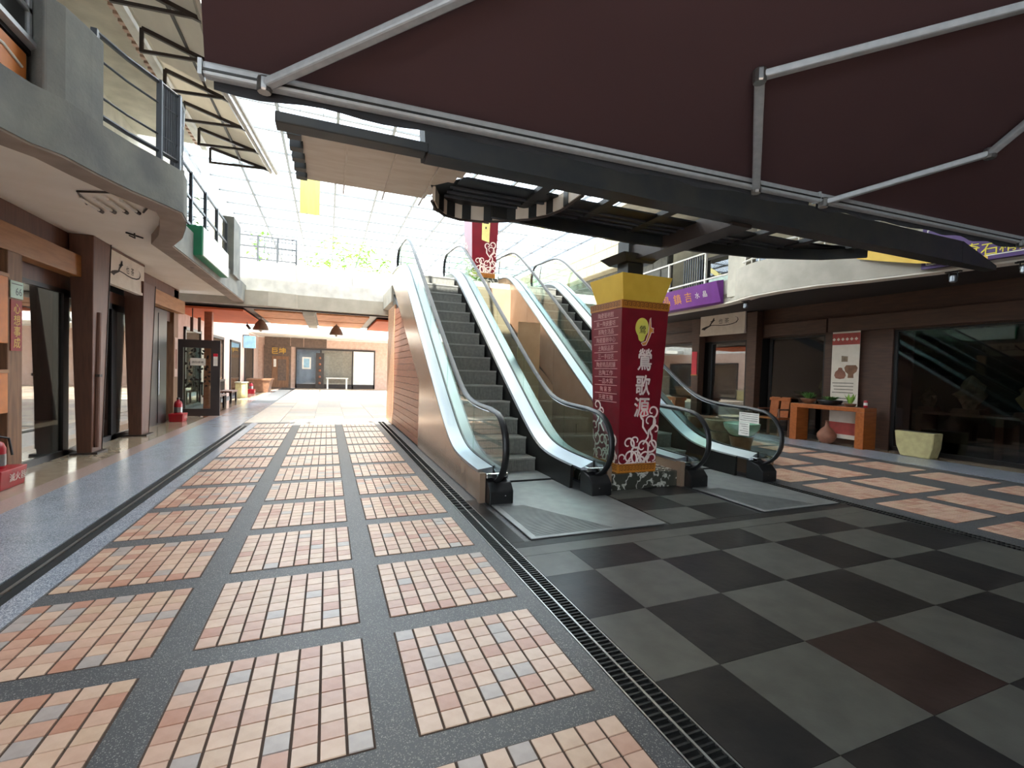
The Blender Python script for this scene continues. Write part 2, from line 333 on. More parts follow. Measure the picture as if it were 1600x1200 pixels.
# black and grey stone checkerboard between the drains
GX, GY, SX, SY = 1.876, 1.734, 0.622, 0.593
xs = [1.47] + [GX + i * SX for i in range(0, 7)]; xs[-1] = 5.72
for j in range(-6, 3):
    ya, yb = GY + j * SY, min(GY + (j + 1) * SY, 3.30)
    for i in range(len(xs) - 1):
        dark = (i - 1 + j) % 2 == 0
        m = 'stone_grey' if not dark else ('stone_brown' if (i, j) == (2, -1) else 'stone_dark')
        obj('stone_tile', MB().box(xs[i] + 0.0015, ya + 0.0015, -0.012, xs[i + 1] - 0.0015, yb - 0.0015, random.uniform(-0.0006, 0.0006)), m, fl)
obj('stone_strip', MB().box(1.47, 3.302, -0.012, 5.72, 3.475, 0), 'stone_grey', fl)
obj('stone_strip', MB().box(1.47, 3.478, -0.012, 5.72, 3.598, 0), 'stone_dark', fl)
for j in range(3):
    for i in range(2):
        obj('stone_tile', MB().box(3.18 + i * 0.6, 3.602 + j * 0.45, -0.012, 3.777 + i * 0.6, 4.049 + j * 0.45, 0), 'stone_dark' if (i + j) % 2 else 'stone_grey', fl)
obj('stone_strip', MB().box(1.47, 3.602, -0.012, 1.60, 4.95, 0), 'stone_dark', fl)
# paving beyond the tile field and below the bridge
pv = MB()
for a in range(16):
    for b in range(26):
        x0 = -1.93 + a * 0.8; y0 = 13.2 + b * 0.8
        pv.box(x0 + 0.004, y0 + 0.004, -0.012, x0 + 0.796, y0 + 0.796, 0, random.choice([0, 0, 0, 1, 2]))
obj('paving_slabs', pv, ['pave_a', 'pave_b', 'pave_c'], fl, kind='stuff')
# drains
def grate(x0, x1, y0, y1, lab, cell=0.034):
    t = thing('drain_grate', lab, 'drain', ((x0 + x1) / 2, (y0 + y1) / 2, 0))
    obj('channel', MB().box(x0, y0, -0.012, x1, y1, -0.010), 'void', t)
    f = MB(); f.box(x0, y0, -0.010, x0 + 0.008, y1, 0.001); f.box(x1 - 0.008, y0, -0.010, x1, y1, 0.001)
    xm = (x0 + x1) / 2; f.box(xm - 0.006, y0, -0.010, xm + 0.006, y1, 0.002)
    obj('grate_frame', f, 'steel', t)
    b = MB(); y = y0
    while y < y1: b.box(x0 + 0.008, y, -0.010, x1 - 0.008, y + 0.010, 0.0005); y += cell
    obj('grate_bars', b, 'iron', t, kind='stuff'); return t
grate(1.285, 1.465, 0.2, 1.9, 'iron drain grate beside the black and grey checkerboard, nearest stretch')
grate(1.285, 1.465, 1.9, 4.6, 'iron drain grate running up to the left escalator foot')
grate(1.285, 1.465, 4.6, 13.1, 'long iron drain grate passing the left escalator side wall', 0.1)
grate(5.725, 5.895, 0.5, 4.64, 'iron drain grate between checkerboard and right tile walk')
def slot(x0, x1, y0, y1, lab):
    t = thing('slot_drain', lab, 'drain', ((x0 + x1) / 2, (y0 + y1) / 2, 0))
    obj('channel', MB().box(x0, y0, -0.012, x1, y1, -0.010), 'void', t)
    xm = (x0 + x1) / 2; obj('centre_strip', MB().box(xm - 0.012, y0, -0.010, xm + 0.012, y1, 0.001), 'steel', t)
slot(-1.93, -1.75, -1, 12.6, 'double slot drain along the grey terrazzo on the left')
slot(9.7, 9.85, 1, 12.6, 'slot drain along the terrazzo before the right shops')

# ================================================================ ESCALATORS
SLOPE, RISE, YS = 0.70, 3.75, 6.10
def sm(t, w=0.4): return (t + math.sqrt(t * t + w * w)) / 2
def ramp(y): return SLOPE * (sm(y - YS) - sm(y - YS - RISE / SLOPE))
def yrange(a, b, n): return [a + (b - a) * i / n for i in range(n + 1)]
YL = yrange(4.90, 5.5, 3) + yrange(5.65, 7.2, 12) + yrange(7.8, 10.6, 5) + yrange(10.8, 12.2, 10) + [12.6, 13.0]
def zb(y): return 1.22 + 0.60 * (y - 8.65)
step_mb = MB(); step_mb.box(-0.41, 0.0, -0.25, 0.41, 0.40, -0.004)
for i in range(27):
    x = -0.40 + i * 0.0298; step_mb.box(x, -0.012, -0.245, x + 0.014, 0.0, -0.006); step_mb.box(x, 0.0, -0.004, x + 0.014, 0.40, 0.003)
for p_ in ((-0.012,),): step_mb.box(-0.41, -0.016, -0.022, 0.41, 0.004, 0.004, 1)
STEP = None
def escalator(xc, lab, full_left):
    global STEP
    t = thing('escalator', lab, 'escalator', (xc, 4.9, 0))
    for s in (-1, 1):
        X = lambda d: xc + s * d
        # outer cladding, in separate sheets
        cuts = [4.90, 5.62, 6.45, 8.64, 10.1, 11.6, 13.0]
        for a, b in zip(cuts, cuts[1:]):
            ys = [a + 0.003] + [y for y in YL if a + 0.05 < y < b - 0.05] + [b - 0.003]
            top = [(y, 0.325 + ramp(y)) for y in ys]
            bot = [(y, 0.0 if b < 8.7 else max(0.0, zb(y))) for y in reversed(ys)]
            obj('cladding_panel', MB().prism(top + bot, 'x', X(0.84), X(0.81)), 'clad', t)
        obj('outer_deck', MB().sweep(lambda y: [(X(0.85), 0.30 + ramp(y)), (X(0.85), 0.335 + ramp(y)), (X(0.675), 0.36 + ramp(y)), (X(0.675), 0.30 + ramp(y))], YL), 'alu', t, smooth=True)
        obj('glass_gasket', MB().sweep(lambda y: [(X(0.675), 0.30 + ramp(y)), (X(0.675), 0.372 + ramp(y)), (X(0.645), 0.372 + ramp(y)), (X(0.645), 0.30 + ramp(y))], YL), 'black', t, smooth=True)
        obj('inner_deck', MB().sweep(lambda y: [(X(0.645), 0.26 + ramp(y)), (X(0.645), 0.36 + ramp(y)), (X(0.475), 0.285 + ramp(y)), (X(0.475), 0.26 + ramp(y))], YL), 'alu', t, smooth=True)
        obj('skirt_panel', MB().sweep(lambda y: [(X(0.478), -0.12 + ramp(y)), (X(0.478), 0.285 + ramp(y)), (X(0.445), 0.27 + ramp(y)), (X(0.43), -0.12 + ramp(y))], [y for y in YL if y >= 5.0]), 'skirt', t)
        # balustrade glass, pane by pane
        pc = [4.92, 5.72, 7.2, 8.6, 10.0, 11.4, 12.9]
        for n, (a, b) in enumerate(zip(pc, pc[1:])):
            ys = [a + 0.004] + [y for y in YL if a + 0.04 < y < b - 0.04] + [b - 0.004]
            lo = [(y, 0.36 + ramp(y)) for y in ys]; hi = [(y, 0.985 + ramp(y)) for y in reversed(ys)]
            poly = lo + hi
            if n == 0: poly += [(4.92 - 0.375 * math.sin(u), 0.61 + 0.375 * math.cos(u)) for u in [math.pi * k / 12 for k in range(1, 11)]]
            if n == len(pc) - 2: poly = lo + [(12.9 + 0.375 * math.sin(u), RISE + 0.61 - 0.375 * math.cos(u)) for u in [math.pi * k / 12 for k in range(2, 12)]] + hi
            obj('glass_panel', MB().prism(poly, 'x', X(0.666), X(0.654)), 'glass_e', t)
        # handrail with both returns
        path = [(5.05, 0.22)] + [(4.92 - 0.39 * math.sin(u), 0.61 - 0.39 * math.cos(u)) for u in [math.pi * k / 14 for k in range(0, 15)]]
        path += [(y, 1.0 + ramp(y)) for y in YL if 5.0 < y < 12.8]
        path += [(12.9 + 0.39 * math.sin(u), RISE + 0.61 + 0.39 * math.cos(u)) for u in [math.pi * k / 14 for k in range(0, 15)]] + [(12.75, RISE + 0.22)]
        obj('handrail', MB().tube([(X(0.66), y, z) for y, z in path], 0.040, 10, 0.024), 'black', t, smooth=True)
        obj('handrail_guide', MB().tube([(X(0.66), y, z - 0.028) for y, z in path if 5.0 < y < 12.8 and z > 0.6], 0.016, 6), 'chrome', t, smooth=True)
        # newel foot
        nw = MB().prism([(4.68, 0.0), (4.68, 0.15), (4.76, 0.23), (4.96, 0.28), (4.96, 0.0)], 'x', X(0.78), X(0.50))
        obj('newel_base', nw, 'black', t, bevel=0.012)
        obj('newel_cap', MB().box(min(X(0.78), X(0.52)), 4.80, 0.265, max(X(0.78), X(0.52)), 4.99, 0.325), 'chrome', t, bevel=0.01)
        obj('newel_cover', MB().box(min(X(0.855), X(0.79)), 4.80, 0.0, max(X(0.855), X(0.79)), 4.90, 0.33), 'clad', t)
        obj('emblem_stud', MB().lathe([(0.001, 0), (0.008, 0), (0.008, 0.006), (0.001, 0.006)], X(0.6), 4.672, 8, 0.10), 'chrome', t)
    for i in range(1, 16):
        if STEP is None:
            st = obj('step', MB().add([(x + xc, y + 6.1, z + 0.22) for x, y, z in step_mb.v], step_mb.f), ['step', 'nosing'], t); STEP = st.data; STEP.polygons.foreach_set('material_index', step_mb.m)
        else:
            st = bpy.data.objects.new('step', STEP); COL.objects.link(st); st.parent = t
        zz = 0.25 * i - 0.03
        st.location = (0, (i - 1) * 0.357, zz - 0.22)
    if not full_left: obj('door_pull', MB().tube([(xc - .84, 7.52, .33), (xc - .89, 7.52, .33), (xc - .89, 7.52, .53), (xc - .84, 7.52, .53)], .008, 6), 'chrome', t)
    obj('truss_bottom', MB().prism([(8.7, zb(8.7)), (13.0, 3.2), (13.0, 3.5), (8.7, zb(8.7) + 0.25)], 'x', xc - 0.80, xc + 0.80), 'skirt', t)
    obj('step_bed', MB().prism([(6.3, -0.01), (11.9, 3.7), (11.9, 3.4), (6.8, -0.01)], 'x', xc - 0.42, xc + 0.42), 'skirt', t)
    obj('comb_plate', MB().box(xc - 0.43, 5.60, 0.0, xc + 0.43, 6.09, 0.03), 'plate', t)
    cb = MB()
    for i in range(40): cb.box(xc - 0.42 + i * 0.021, 5.575, 0.0, xc - 0.41 + i * 0.021, 5.60, 0.031)
    obj('comb_teeth', cb, 'black', t, kind='stuff')
    obj('landing_plate', MB().box(xc - 0.76, 3.61, 0.0, xc + (0.70 if full_left else 0.48), 5.575, 0.012), 'plate', t, bevel=0.004)
    rb = MB()
    for i in range(44): rb.box(xc - 0.70, 3.66 + i * 0.021, 0.012, xc + 0.1 - i * 0.012, 3.669 + i * 0.021, 0.0155)
    obj('landing_ribs', rb, 'plate', t, kind='stuff')
    obj('upper_landing_plate', MB().box(xc - 0.43, 11.7, RISE - 0.05, xc + 0.43, 13.0, RISE), 'plate', t)
    return t
ESC1, ESC2 = 2.43, 5.22
escalator(ESC1, 'escalator to the left of the maroon column, glass sides and black handrails', True)
escalator(ESC2, 'escalator to the right of the maroon column, stone pots behind its glass', False)
# board-clad wall under the left escalator
wc = struct('wall_center', MB().prism([(8.72, 0), (13.7, 0), (13.7, 3.15), (12.0, 3.15), (8.72, zb(8.72) + 0.02)], 'x', 1.66, 3.1), 'plank2')
z = 0.02; r = 0
while z < 3.0:
    ya = max(8.66, 8.65 + (z + 0.135 - 1.22) / 0.60)
    if ya < 12.1:
        k = MB(); e0 = max(8.66, 8.65 + (z - 1.22) / 0.60)
        k.prism([(e0, z), (12.35, z), (12.35, z + 0.132), (ya, z + 0.132)], 'x', 1.60, 1.655)
        obj('cladding_board', k, 'plank', wc, bevel=0.004)
    z += 0.142; r += 1
obj('end_panel', MB().box(1.595, 12.37, 0.0, 1.655, 13.72, 3.14), 'plank2', wc)
obj('corner_board', MB().box(1.60, 8.60, 0.0, 3.1, 8.655, 1.18), 'wood_d', wc)
struct('wall_center_right', MB().prism([(8.72, 0), (13.7, 0), (13.7, 3.15), (12.0, 3.15), (8.72, zb(8.72) + 0.02)], 'x', 4.43, 6.0), 'clad_m')
struct('wall_center_back', MB().box(3.10, 11.2, 0, 4.43, 11.3, 3.6), 'clad_m')
# upper landing behind the escalators
struct('floor_upper', MB().box(1.58, 13.0, 3.30, 9.5, 15.0, 3.75).box(3.27, 11.3, 3.30, 4.38, 13.0, 3.75), 'concrete_l')
# tan board leaning between the escalators
bd = thing('tan_board', 'tall plain tan board standing between the two escalators', 'board', (3.75, 8.1, 0))
obj('sheet', MB().box(3.34, 8.10, 0.0, 3.80, 8.13, 2.42), 'tanboard', bd); obj('back_frame', MB().box(3.36, 8.13, 0, 3.41, 8.17, 2.40).box(3.73, 8.13, 0, 3.78, 8.17, 2.40), 'wood_d', bd)
# paper notices taped to the glass of the right escalator
def notice(x, y0, y1, z0, z1, lab, lines=5):
    t = thing('paper_notice', lab, 'notice', (x, (y0 + y1) / 2, z0))
    obj('sheet', MB().box(x - 0.002, y0, z0, x, y1, z1), 'paper', t)
    k = MB()
    for i in range(lines): zz = z1 - (i + 0.8) * (z1 - z0) / (lines + 0.8); k.box(x - 0.0028, y0 + 0.02, zz, x - 0.002, y1 - 0.02 - 0.03 * (i % 3), zz + 0.006)
    obj('printed_lines', k, 'ink', t, kind='stuff')
notice(5.868, 4.90, 5.25, 0.80, 0.95, 'wide white paper notice on the right escalator glass', 4)
notice(5.868, 5.06, 5.25, 0.60, 0.795, 'small white paper notice below the wide one on the escalator glass', 5)

# ================================================================ MAROON COLUMN SIGNS
def curl_field(rnd, n, wmax):
    out = []
    for i in range(n):
        u = rnd.uniform(-0.9, 0.9); v = abs(rnd.gauss(0, 0.085)) + 0.015 + (0.05 if abs(u) > 0.45 else 0)
        out.append((u, v, rnd.uniform(0.026, 0.042), rnd.choice([-1, 1]), rnd.uniform(0, 6.28)))
    return out
def column(xc, yc, z0, z1, a0, a1, lab, near):
    t = thing('column_sign', lab, 'column', (xc, yc, z0 - (0.21 if near else 0.3)))
    H = z1 - z0
    def half(v): return a0 + (a1 - a0) * v
    def face(side, off=0.004):
        if side == 'front': return lambda u, v: (xc + u * half(v), yc - half(v) - off, z0 + v * H)
        return lambda u, v: (xc - half(v) - off, yc - u * half(v), z0 + v * H)
    if near:
        obj('marble_plinth', MB().box(3.21, 4.86, 0, 4.36, 5.60, z0 + 0.0), 'marble', t, bevel=0.01)
    else:
        obj('marble_plinth', MB().box(xc - a0 - 0.1, yc - a0 - 0.05, z0 - 0.3, xc + a0 + 0.1, yc + a0, z0), 'marble', t)
    obj('red_body', MB().taper(xc, yc, z0, z1, a0, a0, a1, a1), 'red', t)
    for v0, v1, nm in ((0.0, 0.05, 'lower_gold_band'), (0.955, 1.0, 'upper_gold_band')):
        a, b = half(v0) + 0.008, half(v1) + 0.008
        band = obj(nm, MB().taper(xc, yc, z0 + v0 * H, z0 + v1 * H, a, a, b, b), 'gold', t)
        k = MB()
        for sd in ('front', 'left'):
            fn = face(sd, 0.011); nb = 11; wv = (v1 - v0)
            for i in range(nb):
                u0 = -0.95 + i * 1.9 / nb; d = 1.9 / nb
                pts = [(u0, v0 + .15 * wv), (u0, v0 + .85 * wv), (u0 + d * .8, v0 + .85 * wv), (u0 + d * .8, v0 + .3 * wv), (u0 + d * .35, v0 + .3 * wv), (u0 + d * .35, v0 + .62 * wv), (u0 + d * .58, v0 + .62 * wv)]
                for p, q in zip(pts, pts[1:]):
                    if abs(p[0] - q[0]) < 1e-6: k.add([fn(p[0] - 0.012, p[1]), fn(p[0] + 0.012, p[1]), fn(p[0] + 0.012, q[1]), fn(p[0] - 0.012, q[1])], [(0, 1, 2, 3)])
                    else: k.add([fn(p[0], p[1] - .05 * wv), fn(q[0], p[1] - .05 * wv), fn(q[0], p[1] + .05 * wv), fn(p[0], p[1] + .05 * wv)], [(0, 1, 2, 3)])
        obj('key_pattern', k, 'goldline', band, kind='stuff')
    # scrolls
    rnd = random.Random(3 if near else 5)
    for sd in ('front', 'left'):
        fn = face(sd, 0.006); k = MB()
        cur = [(-.80, .085, .042), (-.52, .17, .046), (-.15, .185, .042), (-.42, .085, .055), (-.02, .095, .050), (.22, .15, .044), (.45, .085, .055), (.70, .16, .046), (.80, .075, .046), (.50, .30, .052), (.26, .345, .036), (.62, .36, .040), (.84, .25, .040), (.15, .065, .036)]
        if sd == 'left': cur = [(-u, v + (0.02 if i % 2 else 0), r_) for i, (u, v, r_) in enumerate(cur)]
        for i, (u, v, r_) in enumerate(cur):
            cw = 1 if i % 2 else -1; a = 4.0 + (i * 1.3) % 2.2 if cw > 0 else -0.9 - (i * 1.1) % 2.0
            asp = H / half(0.15); sp = spiral(u / asp, v, r_, a, 0.95, cw)
            ribbon(k, sp, [0.0125 * (1 - 0.45 * q / len(sp)) for q in range(len(sp))], lambda x, y, fn=fn, asp=asp: fn(max(-1, min(1, x * asp)), max(0.052, y)))
            s0 = sp[0]; e = (s0[0] - 0.035 * cw, max(0.055, s0[1] - 0.085)); mid = ((s0[0] + e[0]) / 2 + 0.016 * cw, (s0[1] + e[1]) / 2)
            ribbon(k, [s0, mid, e], [0.011, 0.012, 0.010], lambda x, y, fn=fn, asp=asp: fn(max(-1, min(1, x * asp)), max(0.052, y)))
        obj('scroll_print', k, 'scroll', t, kind='stuff')
    if near:
        fn = face('front', 0.006); asp = H / (2 * half(0.6))
        def put(s, u, v, size, m, nm, par, sx=1.0, bold=0.0, off=0.007, side='front'):
            f2 = face(side, off); vs, fs = glyphs(s); k = MB()
            A = H / (2 * half(v)) * 2
            k.add([f2(u + x * size * A * sx, v + y * size) for x, y in vs], fs)
            if bold:
                for dx, dy in ((bold, 0), (-bold, 0), (0, bold), (0, -bold)):
                    f3 = face(side, off + 0.0006 * (1 + abs(dx) / bold)); k.add([f3(u + (x + dx) * size * A * sx, v + (y + dy) * size) for x, y in vs], fs)
            return obj(nm, k, m, par)
        dk = MB(); n = 28
        fd = face('front', 0.005); A = H / (2 * half(.39)) * 2
        dk.add([fd(0.15 + 0.052 * A * math.cos(6.283 * i / n), 0.375 + 0.052 * math.sin(6.283 * i / n)) for i in range(n)], [tuple(range(n))])
        obj('red_disc', dk, 'reddisc', t)
        put('鶯', 0.08, 0.665, 0.135, 'scroll', 'large_character', t, 0.80, 0.018)
        put('歌', 0.06, 0.515, 0.125, 'scroll', 'large_character', t, 0.85, 0.02)
        put('源', 0.06, 0.385, 0.125, 'scroll', 'large_character', t, 0.9, 0.018)
        # emblem: round yellow body with an orange bird beside it
        em = MB(); f5 = face('front', 0.006); A = H / (2 * half(.83)) * 2
        bod = [(0.0 + 0.047 * math.cos(a) * (1 - 0.35 * max(0, -math.sin(a)) ** 2), 0.0 + 0.060 * math.sin(a) - (0.018 if math.sin(a) < -0.8 else 0)) for a in [6.283 * i / 32 for i in range(32)]]
        em.add([f5(0.0 + (x - 0.02) * A, 0.845 + y) for x, y in bod], [tuple(range(32))])
        e = obj('emblem', em, 'goldtxt', t); e.data.materials[0] = M['emblem_y']
        bird = [(0.030, -.075), (0.045, -.03), (0.047, .0), (0.050, .055), (0.056, .065), (0.060, .03), (0.062, .008), (0.082, .004), (0.078, -.008), (0.084, -.02), (0.066, -.022), (0.058, -.045), (0.046, -.072), (0.034, -.095), (0.010, -.10), (-0.002, -.085), (0.012, -.080)]
        bm = MB(); f6 = face('front', 0.0075); bm.add([f6(0.0 + (x - 0.02) * A, 0.845 + y) for x, y in bird], [tuple(range(len(bird)))])
        obj('emblem_bird', bm, 'emblem_o', e)
        hl = MB(); ribbon(hl, bird + [bird[0]], 0.004, lambda x, y: face('front', 0.0085)((x - 0.02) * A, 0.845 + y)); obj('emblem_outline', hl, 'scroll', e)
        put('鶯', -0.1, 0.838, 0.05, 'ink', 'emblem_character', e, 1.0, 0.0, 0.008)
        rows = ['陶瓷藝術館', '窯一陶瓷藝坊', '茶陶生活品', '陶瓷藝術中心', '土陶窯品茶', '三一手拉坯', '陶瓷精品館舖', '古陶工作', '一品木窯', '陶 窯 茶', '天藏玉雕']
        for i, rw in enumerate(rows):
            v = 0.925 - i * 0.049
            put(rw, 0.02, v, 0.034, 'pinktxt', 'list_line', t, 1.0 if len(rw) > 4 else 1.15, 0.0, 0.006, 'left')
            lm = MB(); fl_ = face('left', 0.006); lm.add([fl_(-0.8, v - 0.026), fl_(0.82, v - 0.026), fl_(0.82, v - 0.0225), fl_(-0.8, v - 0.0225)], [(0, 1, 2, 3)])
            obj('list_rule', lm, 'pinktxt', t)
        # flared yellow crown, open on top
        c0, c1, y0, y1 = 0.300, 0.385, z1 - 0.01, z1 + 0.33
        cr = MB(); n4 = [(-1, -1), (1, -1), (1, 1), (-1, 1)]
        ou = [(xc + sx * c0, yc + sy * c0, y0) for sx, sy in n4] + [(xc + sx * c1, yc + sy * c1, y1) for sx, sy in n4]
        inn = [(xc + sx * (c0 - .02), yc + sy * (c0 - .02), y0) for sx, sy in n4] + [(xc + sx * (c1 - .02), yc + sy * (c1 - .02), y1) for sx, sy in n4]
        cr.add(ou + inn, [(i, (i + 1) % 4, 4 + (i + 1) % 4, 4 + i) for i in range(4)] + [(8 + (i + 1) % 4, 8 + i, 12 + i, 12 + (i + 1) % 4) for i in range(4)] + [(4 + i, 4 + (i + 1) % 4, 12 + (i + 1) % 4, 12 + i) for i in range(4)])
        obj('yellow_crown', cr, 'yellow', t)
    else:
        fn = face('front', 0.006)
        p = obj('poster', MB().add([fn(-.25, .40), fn(.35, .38), fn(.35, .8), fn(-.25, .8)], [(0, 1, 2, 3)]), 'paper_y', t)
        k = MB(); f2 = face('front', 0.009)
        for i, (u0, u1) in enumerate([(-.1, .2), (-.15, -.02), (.12, .25), (-.15, .25), (0, .1)]):
            v = .74 - i * .055; k.add([f2(u0, v), f2(u1, v), f2(u1, v + .022), f2(u0, v + .022)], [(0, 1, 2, 3)])
        obj('poster_print', k, 'ink', p)
    return t
M['emblem_y'] = mat('emblem yellow green', 'd6c552', 0.5, col2='c3bf58', scale=6); M['emblem_o'] = mat('emblem orange', 'd08a3c', 0.5)
column(3.74, 5.20, 0.21, 2.40, 0.285, 0.363, 'maroon column sign with large white characters and flared yellow crown, by the escalator feet', True)
column(3.95, 12.55, 4.05, 6.6, 0.33, 0.42, 'maroon column sign with yellow poster at the top of the escalators', False)

# ================================================================ STEEL CANOPY OVER THE ESCALATOR FOOT
cn = thing('steel_canopy', 'dark steel canopy with curved edges carried by the post inside the maroon column', 'canopy', (3.74, 3.5, 0))
obj('post', MB().box(3.62, 5.08, 2.42, 3.86, 5.32, 3.25), 'steel_d', cn)
obj('post_cap', MB().taper(3.74, 5.2, 2.93, 3.02, 0.20, 0.20, 0.30, 0.28), 'steel_d', cn)
obj('bracket_beam', MB().box(3.66, 3.45, 2.96, 3.92, 5.1, 3.15), 'steel_b', cn)
obj('main_beam', MB().box(0.64, 3.34, 3.0, 7.4, 3.50, 3.27), 'steel_d', cn, bevel=0.01)
obj('beam_flange', MB().box(0.64, 3.33, 2.995, 7.4, 3.51, 3.004), 'steel_d', cn)
obj('beam_tip', MB().hexa([(7.4, 3.34, 3.0), (8.25, 3.36, 3.0), (8.25, 3.48, 3.0), (7.4, 3.50, 3.0), (7.4, 3.34, 3.27), (8.25, 3.36, 3.06), (8.25, 3.48, 3.06), (7.4, 3.50, 3.27)]), 'steel_d', cn)
obj('side_beam', MB().box(-0.34, 3.32, 3.0, 0.64, 3.45, 3.07), 'steel_d', cn, bevel=0.008)
obj('beam_horn', MB().prism([(0.62, 3.0), (0.60, 3.30), (0.66, 3.42), (0.76, 3.34), (1.05, 3.30), (1.05, 3.0)], 'y', 3.33, 3.515), 'steel_d', cn)
# ceiling of tan sheets beside the beam, with rib ends along its free edge
for i in range(8):
    y0 = 3.46 + i * 0.155
    x0 = -0.22 - 0.0 * i; x1 = 1.12 - 0.035 * i
    obj('ceiling_sheet', MB().prism([(x0, 3.09 + 0.012 * i), (x1, 3.09 + 0.012 * i), (x1, 3.115 + 0.012 * i), (x0, 3.115 + 0.012 * i)], 'y', y0, y0 + 0.150), 'tan_c', cn)
for i in range(5):
    obj('rib_end', MB().box(-0.29, 3.55 + i * 0.24, 3.04 + i * 0.02, -0.20, 3.63 + i * 0.24, 3.13 + i * 0.02), 'steel_d', cn)
for x in (0.1, 0.45, 0.8):
    obj('ceiling_seam', MB().box(x, 3.46, 3.075, x + 0.012, 4.65, 3.09), 'tan_c', cn)
# dark roof sheets with a light slit behind the beam
fe = [(1.02, 4.30), (1.5, 4.40), (2.2, 4.46), (3.2, 4.50), (4.2, 4.44), (5.1, 4.30), (5.8, 4.02), (6.15, 3.70)]
def far_y(x):
    for (xa, ya), (xb, yb) in zip(fe, fe[1:]):
        if xa <= x <= xb: return ya + (yb - ya) * (x - xa) / (xb - xa)
    return fe[0][1] if x < fe[0][0] else fe[-1][1]
for x0, x1 in [(1.05, 1.80), (1.80, 2.5), (2.5, 3.2), (3.2, 3.9), (3.9, 4.6), (4.6, 5.3), (5.3, 6.0)]:
    y1 = min(far_y(x0), far_y(x1))
    pl = [(x0, 3.93), (x1 - 0.01, 3.93), (x1 - 0.01, far_y(x1)), (x0, far_y(x0))]
    obj('roof_sheet', MB().prism(pl, 'z', 3.12, 3.135), 'deck_d', cn)
    obj('joist', MB().box(x1 - 0.06, 3.50, 3.10, x1 + 0.04, y1, 3.15), 'steel_d', cn)
for y in (4.12, 4.24, 4.35):
    xa = 1.0; xb = max(x for x in [1.2 + 0.1 * i for i in range(50)] if far_y(x) > y + 0.02)
    obj('purlin', MB().box(xa, y, 3.10, xb, y + 0.02, 3.12), 'rail', cn)
obj('far_fascia', MB().wallcurve([(x, y) for x, y in fe[1:]], 3.0, 3.17, 0.05), 'steel_d', cn, smooth=True)
# curved fascia on the left with stiffeners
arc = [(2.02, 3.52), (2.03, 3.90), (1.97, 4.12), (1.85, 4.30), (1.66, 4.46), (1.44, 4.58), (1.22, 4.62), (1.05, 4.56), (0.93, 4.42), (0.86, 4.25)]
obj('curved_fascia', MB().wallcurve(arc, 3.0, 3.14, 0.03), 'tan_c', cn, smooth=True)
for i in range(1, 9):
    p = Vector(arc[i]); q = Vector(arc[i - 1]); d = (p - q).normalized(); nrm = Vector((d.y, -d.x)); k = MB()
    a = p * 0.7 + q * 0.3; c = [(a + d * e1 * .045 + nrm * e2 * .036) for e1, e2 in ((-1, -1), (1, -1), (1, 1), (-1, 1))]
    k.hexa([(v.x, v.y, 2.996) for v in c] + [(v.x, v.y, 3.142) for v in c])
    obj('stiffener', k, 'steel_d', cn)
obj('fascia_lower_rail', MB().tube([(x, y, 3.0) for x, y in arc], 0.018, 6), 'steel_b', cn, smooth=True)
obj('fascia_upper_rail', MB().tube([(x, y, 3.14) for x, y in arc], 0.014, 6), 'steel_d', cn, smooth=True)
pl = arc + [(1.05, 3.62)]
obj('curved_roof_sheet', MB().prism([(x, max(y, 3.93)) for x, y in pl[1:-1]] + [(1.1, 3.93)], 'z', 3.136, 3.144), 'deck_d', cn)

